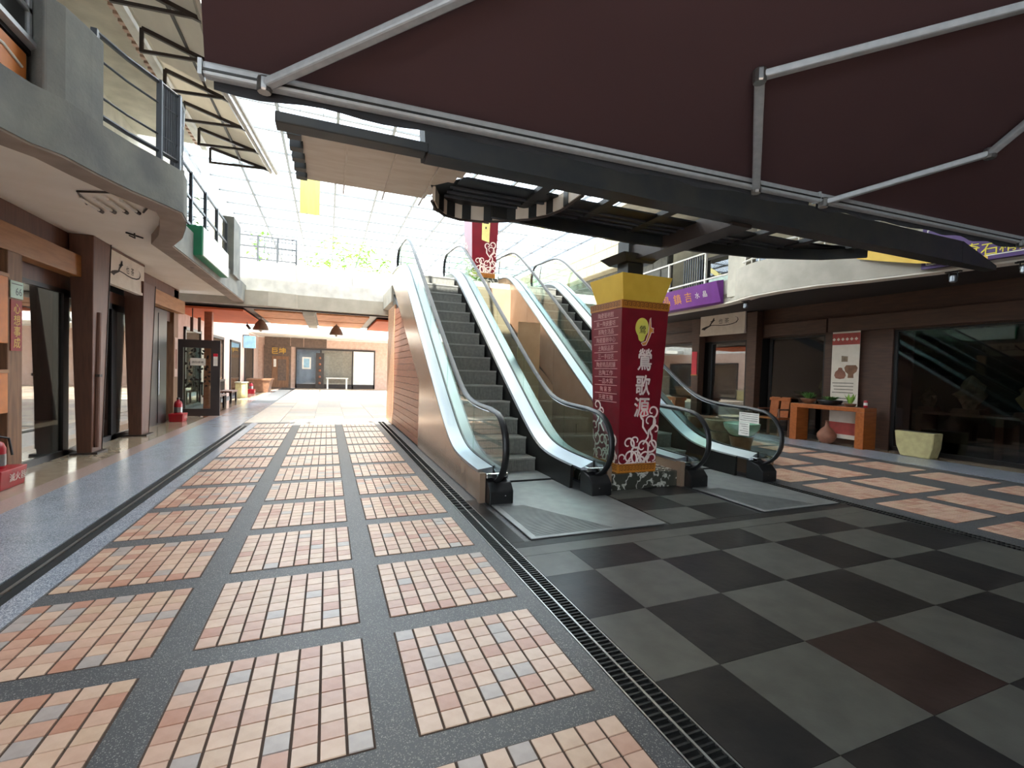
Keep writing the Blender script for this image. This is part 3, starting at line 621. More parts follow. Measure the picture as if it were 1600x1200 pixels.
# ================================================================ RETRACTABLE AWNINGS
D1 = Vector((1, -0.045, 0)); D2 = Vector((0.16, -0.95, 0.31))
def awning(p0, length, lab, arms, lap):
    p0 = Vector(p0); t = thing('retractable_awning', lab, 'awning', p0)
    n = 14; k = MB(); rows = 8; nn = D1.cross(D2).normalized(); nn = nn if nn.z > 0 else -nn
    for th in (0.0, 0.004):
        for j in range(rows + 1):
            for i in range(n + 1):
                u = (length + lap) * i / n - lap; v = 4.2 * j / rows
                p = p0 + D1 * u + D2 * v + nn * (0.05 + lap * 0.1 + th - 0.05 * math.sin(math.pi * j / rows)); k.v.append(tuple(p))
    o = (rows + 1) * (n + 1)
    for j in range(rows):
        for i in range(n):
            a = j * (n + 1) + i; k.f += [(a, a + 1, a + n + 2, a + n + 1), (o + a, o + a + n + 1, o + a + n + 2, o + a + 1)]; k.m += [0, 0]
    obj('fabric', k, 'fabric', t, smooth=True)
    e = p0 + D1 * length
    fb = MB().bar(p0, e, 0.07, 0.075); obj('front_bar', fb, 'alu_g', t, bevel=0.015)
    gr = MB().bar(p0 + Vector((0, -0.038, -0.012)), e + Vector((0, -0.038, -0.012)), 0.006, 0.012); obj('bar_groove', gr, 'steel_d', t)
    # valance hanging on the far side of the bar, with a wavy hem
    va = MB(); m = 40
    for i in range(m + 1):
        p = p0 + D1 * (0.04 + (length - 0.08) * i / m); h = 0.030 + 0.012 * math.sin(i * 0.9)
        va.v += [(p.x, p.y + 0.04, p.z + 0.0), (p.x, p.y + 0.045 + 0.006 * math.sin(i * 1.7), p.z - 0.040 - h * 0.4), (p.x, p.y + 0.05 + 0.01 * math.sin(i * 1.1), p.z - 0.042 - h * 0.9)]
    for i in range(m):
        for j in range(2): a = i * 3 + j; va.f.append((a, a + 3, a + 4, a + 1)); va.m.append(0)
    vo = obj('valance', va, 'fabric2', t); sd = vo.modifiers.new('thick', 'SOLIDIFY'); sd.thickness = 0.003
    for pts in arms:
        for a, b in zip(pts, pts[1:]):
            obj('arm_segment', MB().bar(a, b, 0.06, 0.045), 'alu_g', t, bevel=0.012)
        for a in pts[:2]:
            a = Vector(a); obj('arm_joint', MB().lathe([(0.035, -0.04), (0.04, -0.03), (0.04, 0.03), (0.035, 0.04)], a.x, a.y, 10, a.z), 'steel', t)
    obj('end_cap', MB().bar(p0 - D1 * 0.02, p0, 0.075, 0.085), 'alu_g', t)
    return t
M['alu_g'] = mat('grey aluminium arm', 'b4b8b9', 0.45, 0.15, col2='a8acae', scale=20)
awning((-0.66, 3.03, 3.06), 4.62, 'maroon retractable awning overhead, the long one on the left', [[(-0.36, 2.99, 3.03), (0.98, 1.90, 3.37), (-0.2, 0.6, 3.8)], [(3.27, 2.85, 3.03), (2.39, 2.09, 3.28), (3.62, 1.25, 3.54), (4.0, 0.6, 3.75)]], 0.0)
awning((3.97, 2.82, 3.06), 3.15, 'maroon retractable awning overhead at the right, arm folding to the right', [[(4.02, 2.80, 3.02), (4.78, 2.02, 3.27), (4.45, 1.40, 3.48), (4.3, 0.5, 3.8)], [(7.0, 2.66, 3.02), (7.1, 1.5, 3.4), (7.3, 0.4, 3.8)]], 0.10)

# ================================================================ LEFT BUILDING
XL = -3.65
lipc = [(-2.42, -4), (-2.40, 4.7), (-2.30, 5.03), (-2.16, 5.22), (-2.05, 5.6), (-1.92, 5.95), (-1.74, 6.3), (-1.63, 6.55), (-1.66, 6.85), (-1.78, 7.3), (-1.95, 7.85), (-2.2, 8.4), (-2.2, 12.0), (-2.2, 15.0)]
struct('ceiling_left', MB().prism([(-6, -4)] + lipc + [(-6, 15)], 'z', 3.34, 3.46), 'soffit')
obj_l = struct('trim_1', MB().wallcurve([(x, y) for x, y in lipc], 3.2, 3.40, 0.26), 'lip')
par = struct('wall_left_parapet', MB().wallcurve([(x + 0.012, y) for x, y in lipc], 3.22, 3.70, 0.16), 'concrete', smooth=True)
struct('wall_left_pier', MB().prism([(-2.24, 5.10), (-2.15, 5.22), (-2.07, 5.50), (-2.04, 5.66), (-2.3, 5.76), (-2.45, 5.3)], 'z', 3.66, 4.50), 'concrete', bevel=0.02)
struct('wall_left_bay', MB().box(-2.75, -2, 3.66, -2.42, 5.70, 6.3), 'concrete')
wn = struct('window_1', MB().box(-2.44, 3.6, 4.02, -2.385, 5.48, 5.6), 'frame')
obj('window_pane', MB().box(-2.39, 3.7, 4.16, -2.375, 5.30, 5.5), 'glass_dk', wn); obj('window_rail', MB().box(-2.385, 3.65, 4.34, -2.36, 5.2, 4.38).box(-2.385, 5.16, 4.1, -2.36, 5.2, 5.5), 'alu_g', wn); obj('window_sill', MB().box(-2.42, 3.5, 4.06, -2.32, 5.36, 4.10), 'alu_g', wn)
t = thing('orange_board', 'small orange board hanging on the upper left wall under a window', 'board', (-2.40, 4.8, 3.5))
obj('panel', MB().box(-2.42, 4.4, 3.72, -2.375, 5.15, 3.98), 'orange_b', t); obj('painted_branch', MB().tube([(-2.37, 4.5, 3.84), (-2.37, 4.85, 3.88), (-2.37, 5.08, 3.84)], 0.012, 6), 'paper', t)
struct('wall_left_upper', MB().box(-4.1, -4, 3.46, -3.9, 15, 7.2), 'cream')
struct('ceiling_left_eave', MB().prism([(-4.1, 4.9), (-2.62, 4.9), (-2.62, 8), (-2.54, 12.4), (-4.1, 12.4)], 'z', 6.36, 6.46), 'cream')
dt = struct('trim_2', MB().bar((-2.76, 5.0, 6.31), (-2.66, 12.4, 6.31), 0.12, 0.10), 'white')
for i in range(46):
    f = i / 46; obj('dentil', MB().box(-2.92 + 0.1 * f, 5.0 + 7.4 * f, 6.31, -2.82 + 0.1 * f, 5.08 + 7.4 * f, 6.36), 'pinkwall', dt)
# balcony railing round the bulge
rl = thing('balcony_railing', 'grey metal railing curving round the left balcony bulge', 'railing', (-1.7, 6.4, 3.7))
rp = [(x + 0.02 - 0.06, y) for x, y in lipc[4:11]]
for zz, r_ in ((4.55, 0.024), (4.32, 0.012), (3.98, 0.012), (3.80, 0.024)): obj('rail', MB().tube([(x, y, zz) for x, y in rp], r_, 6), 'rail', rl, smooth=True)
for i in (0, 2, 3): obj('post', MB().box(rp[i][0] - .025, rp[i][1] - .03, 3.68, rp[i][0] + .025, rp[i][1] + .03, 4.57), 'rail', rl)
for i in range(13):
    f = i / 12 * 3; a = int(min(f, 2)); g = f - a; x = rp[3 + a][0] * (1 - g) + rp[4 + a][0] * g; y = rp[3 + a][1] * (1 - g) + rp[4 + a][1] * g
    obj('baluster', MB().box(x - .008, y - .008, 3.8, x + .008, y + .008, 4.55), 'rail', rl)
for i in range(8):
    p = Vector(rp[2]).lerp(Vector(rp[3]), i / 8 + .06); obj('baluster', MB().box(p.x - .01, p.y - .01, 3.8, p.x + .01, p.y + .01, 4.55), 'rail', rl)
rl2 = thing('balcony_railing', 'low grey railing on the straight left balcony above the green sign box', 'railing', (-2.25, 10, 3.7))
for zz in (4.75, 4.30, 3.85): obj('rail', MB().bar((-2.26, 8.6, zz), (-2.26, 12.6, zz), 0.04), 'rail', rl2)
for y in (8.6, 9.6, 10.6, 11.6, 12.6): obj('post', MB().box(-2.29, y - .03, 3.68, -2.23, y + .03, 4.77), 'rail', rl2)
for y in (9.2, 10.2): obj('panel', MB().box(-2.265, y, 3.9, -2.255, y + 0.7, 4.7), 'glass_dk', rl2)
struct('wall_left_pillar', MB().box(-2.36, 12.7, 3.6, -2.12, 13.6, 4.95), 'concrete')
# upper awning of beige sheets on brackets
ua = thing('sheet_awning', 'beige translucent sheet awning on dark brackets high over the left balcony', 'awning', (-2.6, 6, 6))
def il(y): return Vector((-2.60 + max(0, y - 9) * 0.02, y, 6.30))
def ol(y): return Vector((-1.72 + (max(0, y - 9) * 0.11 if y > 9 else (9 - y) * 0.05), y, 6.02))
ysb = [5.8, 6.4, 7.4, 8.4, 9.4, 10.4, 11.4, 12.3]
for a, b in zip(ysb, ysb[1:]):
    for f0, f1 in ((0.0, 0.5), (0.5, 1.0)):
        q = [il(a + .01).lerp(ol(a + .01), f0), il(a + .01).lerp(ol(a + .01), f1), il(b - .01).lerp(ol(b - .01), f1), il(b - .01).lerp(ol(b - .01), f0)]
        obj('sheet', MB().hexa([v + Vector((0, 0, 0.03)) for v in q] + [v + Vector((0, 0, 0.036)) for v in q]), 'sheet', ua)
for y in ysb:
    obj('bracket_beam', MB().bar(il(y), ol(y), 0.05, 0.06), 'steel_b', ua)
    obj('bracket_strut', MB().bar(il(y) - Vector((0, 0, 0.32)), il(y).lerp(ol(y), 0.92), 0.035, 0.045), 'steel_b', ua)
    obj('bracket_upright', MB().bar(il(y) - Vector((0, 0, 0.34)), il(y), 0.045), 'steel_b', ua)
for f in (0.5,): obj('purlin', MB().bar(il(5.8).lerp(ol(5.8), f), il(12.3).lerp(ol(12.3), f), 0.04), 'steel_b', ua)
for d in (0.0, 0.12): obj('gutter_pipe', MB().tube([ol(5.8) + Vector((d, 0, 0.02)), ol(9.0) + Vector((d, 0, 0.02)), ol(12.45) + Vector((d, 0, 0.02))], 0.045, 8), 'lampmetal', ua, smooth=True)
# light fitting on the soffit: a bare bracket with four tubes
lf = thing('soffit_light', 'bare light fitting with four glass tubes on the left soffit', 'light', (-2.4, 6.95, 3.34))
obj('bracket', MB().tube([(-2.72, 7.1, 3.325), (-2.62, 6.62, 3.325), (-2.2, 6.45, 3.325), (-2.06, 6.9, 3.325), (-2.18, 7.15, 3.325)], 0.012, 6), 'steel_b', lf, smooth=True)
for i in range(4):
    x = -2.66 + i * 0.14; tb = obj('tube', MB().tube([(x, 6.80 - i * .05, 3.30), (x + 0.02, 7.22 - i * .05, 3.30)], 0.016, 8), 'paper', lf, smooth=True)
    obj('lamp_holder', MB().tube([(x + 0.02, 7.20 - i * .05, 3.30), (x + 0.025, 7.28 - i * .05, 3.30)], 0.022, 8), 'steel_b', lf)
for x, y, lab in ((-2.75, 8.35, 'small metal bracket left on the soffit near the calligraphy sign'),):
    t = thing('soffit_bracket', lab, 'bracket', (x, y, 3.34)); obj('arm', MB().bar((x, y, 3.32), (x + 0.14, y + 0.2, 3.31), 0.02), 'steel_b', t); obj('hook', MB().tube([(x + .1, y, 3.32), (x + .08, y + .08, 3.27), (x, y + .12, 3.31)], 0.01, 6), 'steel_b', t)
# shop front: header beam, posts, glass and frames
hb = thing('header_beam', 'orange brown timber beam over the left shop windows, ending at a tapered post', 'beam', (-3.5, 6, 2.7))
obj('timber', MB().box(-3.66, 2.0, 2.70, -3.46, 9.3, 3.02), 'wood_o', hb, bevel=0.01)
hb2 = thing('header_beam', 'orange brown timber beam over the recessed dark door past the calligraphy sign', 'beam', (-3.5, 12.5, 2.7))
obj('timber', MB().box(-3.66, 11.65, 2.72, -3.46, 14.3, 3.04), 'wood_o', hb2, bevel=0.01)
struct('wall_left', MB().box(-3.80, -3, 3.0, -3.62, 14.4, 3.36).box(-3.80, -3, 2.48, -3.70, 14.4, 2.72), 'wood_d')
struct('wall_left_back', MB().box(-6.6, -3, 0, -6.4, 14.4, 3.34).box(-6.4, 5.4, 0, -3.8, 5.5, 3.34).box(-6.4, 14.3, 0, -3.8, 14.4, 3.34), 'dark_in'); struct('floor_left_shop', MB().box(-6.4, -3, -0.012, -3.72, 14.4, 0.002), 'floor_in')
def shop_pane(n, x, y0, y1, z0, z1, fw=0.05, m='glass_s', fm='frame'):
    f = MB(); f.box(x - .03, y0, z0, x + .03, y0 + fw, z1).box(x - .03, y1 - fw, z0, x + .03, y1, z1).box(x - .03, y0, z0, x + .03, y1, z0 + 0.09).box(x - .03, y0, z1 - fw, x + .03, y1, z1)
    o = struct('window_%d' % n, f, fm); obj('window_pane', MB().box(x - .005, y0 + fw, z0 + 0.09, x + .005, y1 - fw, z1 - fw), m, o); return o
shop_pane(2, -3.70, 7.62, 8.95, 0.0, 2.5, 0.06); shop_pane(3, -3.70, 8.95, 10.65, 0.0, 2.5, 0.10); shop_pane(4, -3.70, 10.65, 12.2, 0.0, 2.5, 0.12); shop_pane(5, -3.70, 4.2, 7.3, 0.0, 2.5, 0.06)
d = struct('door_1', MB().box(-3.74, 12.25, 0, -3.66, 13.6, 2.70), 'frame'); obj('door_leaf', MB().box(-3.655, 12.32, 0.05, -3.645, 12.9, 2.6).box(-3.655, 12.96, 0.05, -3.645, 13.54, 2.6), 'frame', d); obj('door_handle', MB().tube([(-3.62, 12.9, 0.7), (-3.62, 12.9, 1.5)], 0.012, 6), 'steel', d)
def tpost(y, z1, a0, a1, lab, x=-3.46, m='wood_d'):
    t = thing('tapered_post', lab, 'post', (x, y, 0))
    obj('shaft', MB().taper(x, y, 0, z1, a0 * 0.55, a0, a1 * 0.5, a1), m, t, bevel=0.012)
    obj('edge_strip', MB().bar((x + a0 * .55 + .004, y + a0 * .98, 0.0), (x + a1 * .5 + .004, y + a1 * .98, z1), 0.012), 'steel_b', t)
    obj('foot_plate', MB().box(x - a0, y - a0 * 1.1, 0, x + a0, y + a0 * 1.1, 0.03), 'steel_b', t); return t
tpost(9.16, 3.34, 0.17, 0.30, 'dark tapered post to the left of the hanging calligraphy sign')
tpost(11.2, 3.0, 0.19, 0.32, 'dark tapered post to the right of the left calligraphy sign, before the dark door')
# stand pipe fixed to the first post
t = thing('downpipe', 'dark vertical pipe fixed to the tapered post nearest the calligraphy sign', 'pipe', (-3.3, 9.25, 0)); obj('pipe', MB().tube([(-3.345, 9.08, 0.1), (-3.325, 9.08, 2.2)], 0.035, 8), 'wood_d', t, smooth=True); obj('clip', MB().box(-3.38, 9.03, 1.2, -3.29, 9.13, 1.24), 'steel_b', t)
# old post with number plate and couplet
t = thing('old_post', 'weathered brown wooden post at the far left carrying a number plate', 'post', (-3.5, 7.45, 0)); obj('shaft', MB().box(-3.60, 7.12, 0, -3.44, 7.40, 2.70), 'wood_m', t, bevel=0.01); obj('base_shoe', MB().box(-3.62, 7.10, 0, -3.42, 7.42, 0.12), 'wood_d', t)
t = thing('number_plate', 'pale green house number plate on the weathered post', 'plate', (-3.43, 7.46, 2.12)); obj('plate', MB().box(-3.438, 7.15, 2.16, -3.428, 7.39, 2.36), 'plate_g', t); text('number', '66', 0.13, 'rail', (-3.426, 7.30, 2.24), (0, 1, 0), t); obj('border_line', MB().box(-3.4275, 7.17, 2.32, -3.4265, 7.37, 2.33), 'rail', t)
t = thing('couplet_scroll', 'red couplet strip with gold characters below the number plate', 'scroll', (-3.43, 7.46, 1.6)); obj('strip', MB().box(-3.438, 7.16, 1.54, -3.43, 7.37, 2.14), 'couplet', t)
for i, ch in enumerate('心想事成'): text('gold_character', ch, 0.135, 'goldtxt', (-3.427, 7.27, 2.04 - i * 0.135), (0, 1, 0), t)
for z0, z1, lab in ((1.62, 2.42, 'upper orange board at the left edge beside the weathered post'), (0.82, 1.32, 'lower orange board at the left edge beside the weathered post')):
    t = thing('orange_board', lab, 'board', (-3.42, 7.15, z0)); obj('panel', MB().box(-3.45, 6.5, z0, -3.42, 7.09, z1), 'orange_b', t, bevel=0.006); obj('trim_strip', MB().box(-3.42, 6.5, z1 - 0.04, -3.41, 7.09, z1), 'wood_o', t)
# hanging calligraphy signs
def brushsign(o, xd, wdt, hgt, lab, mirror=False):
    o, xd = Vector(o), Vector(xd); nrm = xd.cross(Vector((0, 0, 1)))
    t = thing('calligraphy_sign', lab, 'sign', o)
    def B(u0, u1, z0, z1, d0, d1):
        k = MB(); c = [(u0, d0), (u1, d0), (u1, d1), (u0, d1)]
        return k.hexa([o + xd * (u * wdt) + nrm * d + Vector((0, 0, z0 * hgt)) for u, d in c] + [o + xd * (u * wdt) + nrm * d + Vector((0, 0, z1 * hgt)) for u, d in c])
    obj('board', B(0, 1, 0.0, 1.0, -0.06, 0.0), 'offwhite', t); obj('lower_ledge', B(0, 1, -0.03, 0.05, -0.07, 0.02), 'offwhite', t); obj('top_edge', B(0, 1, 0.97, 1.03, -0.08, 0.01), 'wood_d', t)
    fn = lambda u, v: tuple(o + xd * (u * wdt) + nrm * 0.006 + Vector((0, 0, v * hgt)))
    k = MB()
    ribbon(k, [(.07, .27), (.10, .33), (.16, .38), (.26, .45), (.36, .44), (.48, .41), (.60, .40), (.74, .43), (.82, .48), (.86, .58), (.85, .68), (.80, .74)], [.10, .10, .08, .035, .03, .032, .036, .036, .03, .018, .012, .006], fn)
    ribbon(k, [(.23, .44), (.27, .56), (.31, .66), (.325, .78)], [.03, .035, .05, .02], fn); ribbon(k, [(.24, .62), (.30, .64), (.35, .68)], [.02, .05, .02], fn)
    obj('brush_stroke', k, 'ink', t)
    for ch, u, v in (('也', .48, .60), ('茶', .62, .60)):
        vs, fs = glyphs(ch); k2 = MB(); k2.add([fn(u + x * 0.26 * hgt / wdt, v + y * 0.26) for x, y in vs], fs); obj('character', k2, 'ink', t)
    return t
brushsign((-3.34, 9.47, 2.74), (0, 1, 0), 1.55, 0.57, 'pale hanging sign with brush calligraphy between tapered posts on the left')
# open door leaf standing across the walk
dl = thing('open_door', 'dark framed open glass door with patterned film across the left walk', 'door', (-3.3, 14.9, 0))
f = MB(); f.box(-3.78, 14.87, 0.02, -3.63, 14.93, 2.10).box(-2.99, 14.87, 0.02, -2.77, 14.93, 2.10).box(-3.63, 14.87, 1.88, -2.99, 14.93, 2.10).box(-3.63, 14.87, 0.02, -2.99, 14.93, 0.22)
obj('door_frame', f, 'frame_b', dl); obj('door_pane', MB().box(-3.63, 14.895, 0.22, -2.99, 14.905, 1.88), 'glass_e', dl)
k = MB(); rnd = random.Random(4)
for i in range(46):
    x, z = rnd.uniform(-3.6, -3.02), rnd.uniform(0.75, 1.85); a = rnd.uniform(0, 6.28)
    k.add([(x + 0.05 * math.cos(a + b) * s_, 14.892, z + 0.05 * math.sin(a + b) * s_) for b, s_ in ((0, 1), (1.2, .35), (2.4, .8), (3.9, .5), (5.0, .9))], [(0, 1, 2, 3, 4)])
obj('film_pattern', k, 'ink', dl, kind='stuff')
t = thing('door_notice', 'cream paper notice taped on the patterned glass door', 'notice', (-3.3, 14.88, 1.4)); obj('sheet', MB().box(-3.47, 14.880, 1.40, -3.12, 14.886, 1.60), 'paper', t); text('line', '請勿停車', 0.07, 'ink', (-3.3, 14.878, 1.49), (1, 0, 0), t)
t = thing('door_notice', 'narrow pink and white slip on the frame of the open door', 'notice', (-2.88, 14.86, 1.4)); obj('sheet', MB().box(-2.93, 14.862, 1.40, -2.83, 14.868, 1.74), 'paper', t); obj('heading', MB().box(-2.93, 14.860, 1.66, -2.83, 14.862, 1.74), 'reddisc', t)
struct('wall_left_end', MB().box(-4.4, 14.0, 0, -3.62, 14.35, 3.3), 'wood_m')
t = thing('wall_poster', 'faded upright poster on the brown wall end beside the open door', 'poster', (-3.6, 14.1, 1)); obj('sheet', MB().box(-3.617, 14.05, 1.1, -3.61, 14.3, 2.1), 'pinkwall', t); obj('figure', MB().box(-3.61, 14.1, 1.3, -3.607, 14.24, 1.8), 'clay', t)
# fire extinguishers in red trays
def extinguisher(x, y, lab, s=1.0):
    t = thing('fire_extinguisher', lab, 'extinguisher', (x, y, 0))
    obj('tray', MB().taper(x, y, 0, 0.22 * s, 0.15 * s, 0.22 * s, 0.17 * s, 0.24 * s), 'extred', t, bevel=0.01)
    obj('cylinder', MB().lathe([(0.085, 0.0), (0.09, 0.02), (0.09, 0.34), (0.07, 0.40), (0.03, 0.43), (0.03, 0.46)], x, y, 16, 0.10 * s), 'extred', t, smooth=True)
    obj('label_band', MB().lathe([(0.0915, 0.0), (0.0915, 0.13)], x, y, 16, 0.25 * s), 'steel', t, smooth=True)
    obj('valve', MB().box(x - .02, y - .05, 0.55, x + .02, y + .05, 0.59), 'black', t); obj('hose', MB().tube([(x, y + .05, 0.57), (x + .06, y + .12, 0.54), (x + .10, y + .10, 0.35)], 0.012, 6), 'black', t, smooth=True)
    text('tray_lettering', '滅火器', 0.10 * s, 'paper', (x + 0.168 * s, y + 0.06, 0.12 * s), (0, 1, 0), t); return t
extinguisher(-3.42, 6.86, 'red fire extinguisher in a red tray at the left edge')
extinguisher(-3.45, 13.75, 'small red fire extinguisher tray below the brown wall end near the open door', 0.9)
extinguisher(-3.62, 26.8, 'far red fire extinguisher beside the distant planter')
# green and mint light box on the balcony edge
t = thing('sign_box', 'mint faced light box sign with green end on the left balcony edge', 'sign', (-2.2, 10.5, 3.33))
obj('case', MB().box(-2.34, 9.5, 3.33, -2.06, 11.7, 3.84), 'green', t, bevel=0.01); obj('face', MB().box(-2.06, 9.52, 3.34, -2.045, 11.68, 3.83), 'mint', t); obj('bracket', MB().box(-2.36, 10, 3.2, -2.30, 10.1, 3.5), 'steel_b', t)

# ================================================================ BRIDGE AND COURT BEYOND
struct('ceiling_bridge', MB().prism([(-4.4, 15.0), (-3.0, 14.85), (-1.6, 14.72), (-0.9, 14.95), (-0.85, 15.0), (9.6, 15.0), (9.6, 20), (-4.4, 20)], 'z', 3.14, 3.55), 'concrete_l')
struct('wall_bridge_parapet', MB().box(-2.45, 15.02, 3.55, 9.5, 15.18, 4.42), 'white')
struct('wall_bridge_pier', MB().box(-3.0, 14.9, 3.55, -2.46, 15.3, 5.35), 'concrete_l')
rl3 = thing('balcony_railing', 'thin grey railing on the bridge parapet, seen over the left walk', 'railing', (-1.6, 15.1, 4.42))
for zz in (5.15, 4.85, 4.5): obj('rail', MB().bar((-2.44, 15.1, zz), (-0.9, 15.1, zz), 0.035), 'rail', rl3)
for i in range(4): x = -2.42 + i * 0.5; obj('post', MB().box(x - .025, 15.07, 4.42, x + .025, 15.13, 5.17), 'rail', rl3)
for i in range(9): x = -1.75 + i * 0.09; obj('baluster', MB().box(x - .01, 15.09, 4.5, x + .01, 15.11, 5.15), 'rail', rl3)
cb = struct('ceiling_boards', MB().box(-4.3, 15.2, 3.10, 9.5, 20, 3.14), 'frame_b')
for x0, x1, y0, y1, m, z in ((-4.2, -2.3, 15.3, 19.9, 'orange', 3.0), (-2.05, -0.75, 15.5, 17.4, 'peach', 3.06), (-2.05, -0.75, 17.6, 19.8, 'peach', 3.06), (-0.35, 1.2, 15.4, 17.4, 'peach', 3.06), (-0.35, 1.2, 17.6, 19.8, 'peach', 3.06), (1.45, 4.0, 15.6, 19.8, 'orange', 3.0)):
    obj('ceiling_board', MB().box(x0, y0, z, x1, y1, z + 0.06), m, cb)
obj('cross_beam', MB().box(-0.72, 15.1, 2.98, -0.40, 20, 3.10), 'concrete_l', cb)
def pendant(x, y, lab):
    t = thing('pendant_lamp', lab, 'lamp', (x, y, 3.1))
    obj('rod', MB().tube([(x, y, 2.98), (x, y, 3.12)], 0.015, 6), 'steel_b', t); obj('canopy_plate', MB().lathe([(0.10, 0), (0.08, 0.03)], x, y, 12, 3.09), 'rust', t)
    obj('shade', MB().lathe([(0.25, 0.0), (0.24, 0.06), (0.17, 0.22), (0.09, 0.32), (0.04, 0.36)], x, y, 18, 2.66), 'lampmetal', t, smooth=True); obj('bulb', MB().lathe([(0.02, 0), (0.05, 0.04), (0.03, 0.12)], x, y, 10, 2.60), 'paper', t, smooth=True)
pendant(-2.15, 17.9, 'bell shaped pendant lamp under the bridge on the left'); pendant(0.27, 18.4, 'bell shaped pendant lamp under the bridge nearer the escalator')
# far walls
struct('wall_left_far', MB().box(-4.4, 15.0, 0, -4.2, 34, 3.3), 'pinkwall')
for n, (a, b) in enumerate(((17.2, 19.2), (20.2, 23.0), (24.5, 27.0), (28.5, 31.5))): shop_pane(20 + n, -4.17, a, b, 0.0, 2.6, 0.10, 'glass_s', 'frame_b')
struct('wall_left_far_upper', MB().box(-4.4, 20, 3.3, -4.2, 34, 9), 'white')
wf = struct('wall_far', MB().box(-4.4, 34, 0, 12, 34.2, 3.3), 'pinkwall')
for x0, x1 in ((-3.85, -2.35), (-2.30, -1.55), (-1.50, -0.1)): obj('stone_panel', MB().box(x0, 33.96, 2.75, x1, 34, 3.35), 'wood_s', wf)
struct('wall_far_upper', MB().box(-4.4, 34, 3.3, 12, 34.2, 9), 'white')
struct('ceiling_far_shade', MB().box(-4.4, 30.0, 3.35, 12, 34, 3.6), 'white')  # overhang added to shade the far wall
dr = struct('door_2', MB().box(-3.88, 33.9, 0, -2.28, 34, 2.8), 'wood_s')
obj('door_leaf', MB().box(-3.4, 33.86, 0.05, -2.4, 33.9, 2.1), 'wood_m', dr); obj('carved_panel', MB().box(-3.05, 33.83, 0.5, -2.55, 33.86, 1.9), 'wood_s', dr); obj('number_slip', MB().box(-3.3, 33.83, 1.4, -3.15, 33.86, 1.9), 'paper', dr)
text('door_lettering', '巨坤', 0.45, 'goldtxt', (-3.0, 33.85, 2.45), (1, 0, 0), dr)
sp = struct('window_6', MB().box(-2.0, 33.9, 2.6, 3.1, 34, 2.72).box(-2.0, 33.9, 0, -1.93, 34, 2.6).box(-0.50, 33.9, 0, -0.40, 34, 2.6).box(1.55, 33.9, 0, 1.65, 34, 2.6).box(3.0, 33.9, 0, 3.1, 34, 2.6).box(-2.0, 33.9, 0, 3.1, 34, 0.3), 'frame_b')
obj('window_back', MB().box(-1.93, 33.95, 0.3, -0.5, 33.97, 2.6), 'terr_blue', sp); obj('window_back', MB().box(-0.4, 33.95, 0.3, 3.0, 33.97, 2.6), 'pave_a', sp)
for x0, x1 in ((-1.93, -.5), (-.4, 1.55)): obj('window_pane', MB().box(x0, 33.91, 0.3, x1, 33.92, 2.6), 'glass_r', sp)
obj('white_panel', MB().box(1.65, 33.88, 0.3, 3.0, 33.9, 2.6), 'white', sp)
t = thing('framed_picture', 'small framed picture in the far shop window', 'picture', (-1.3, 33.8, 1.5)); obj('frame', MB().box(-1.6, 33.86, 1.3, -1.05, 33.9, 2.1), 'white', t); obj('picture', MB().box(-1.5, 33.85, 1.4, -1.15, 33.86, 2.0), 'bluebox', t)
t = thing('far_table', 'small white table in front of the far shop', 'table', (0.3, 33.5, 0)); obj('top', MB().box(-0.1, 33.2, 0.7, 1.3, 33.7, 0.76), 'white', t)
for x in (0.0, 1.2): obj('leg', MB().box(x - .05, 33.3, 0, x + .05, 33.4, 0.7), 'white', t)
t = thing('display_shelf', 'narrow dark shelf with small wares at the middle of the far shop', 'shelf', (-0.45, 33.7, 0)); obj('case', MB().box(-0.75, 33.6, 0, -0.25, 33.85, 2.4), 'frame_b', t)
for i in range(5): obj('ware', MB().lathe([(0.05, 0), (0.09, 0.06), (0.05, 0.16)], -0.5, 33.58, 8, 0.3 + i * 0.42), 'clay', t)
# benches and a planter along the far left walk
def bench(x, y, lab, n=2):
    t = thing('bench', lab, 'bench', (x, y, 0)); obj('seat', MB().box(x - .2, y - .6, 0.40, x + .25, y + .6, 0.46), 'wood_d', t)
    obj('back_rail', MB().box(x - .24, y - .6, 0.80, x - .18, y + .6, 0.88), 'frame', t)
    for i in range(5): obj('back_slat', MB().box(x - .23, y - .55 + i * .26, 0.46, x - .19, y - .47 + i * .26, 0.80), 'frame', t)
    for dy in (-.5, .5):
        for dx in (-.15, .2): obj('leg', MB().box(x + dx - .03, y + dy - .03, 0, x + dx + .03, y + dy + .03, 0.40), 'frame', t)
bench(-3.45, 17.6, 'dark slatted bench just behind the open door'); bench(-3.55, 20.4, 'second dark bench further along the left walk')
t = thing('stone_block', 'pale square block beside the far bench', 'block', (-3.5, 23.5, 0)); obj('block', MB().box(-3.75, 23.2, 0, -3.35, 23.8, 0.65), 'limestone', t, bevel=0.02); obj('lid', MB().box(-3.78, 23.17, 0.65, -3.32, 23.83, 0.70), 'tilewall', t)
t = thing('trough_planter', 'dark trough planter by the far left shop', 'planter', (-3.4, 28.6, 0)); obj('trough', MB().taper(-3.4, 28.6, 0, 0.7, 0.42, 0.6, 0.55, 0.75), 'brown_g', t, bevel=0.02); obj('rim', MB().box(-3.98, 27.82, 0.66, -2.82, 29.38, 0.74), 'brown_g', t)
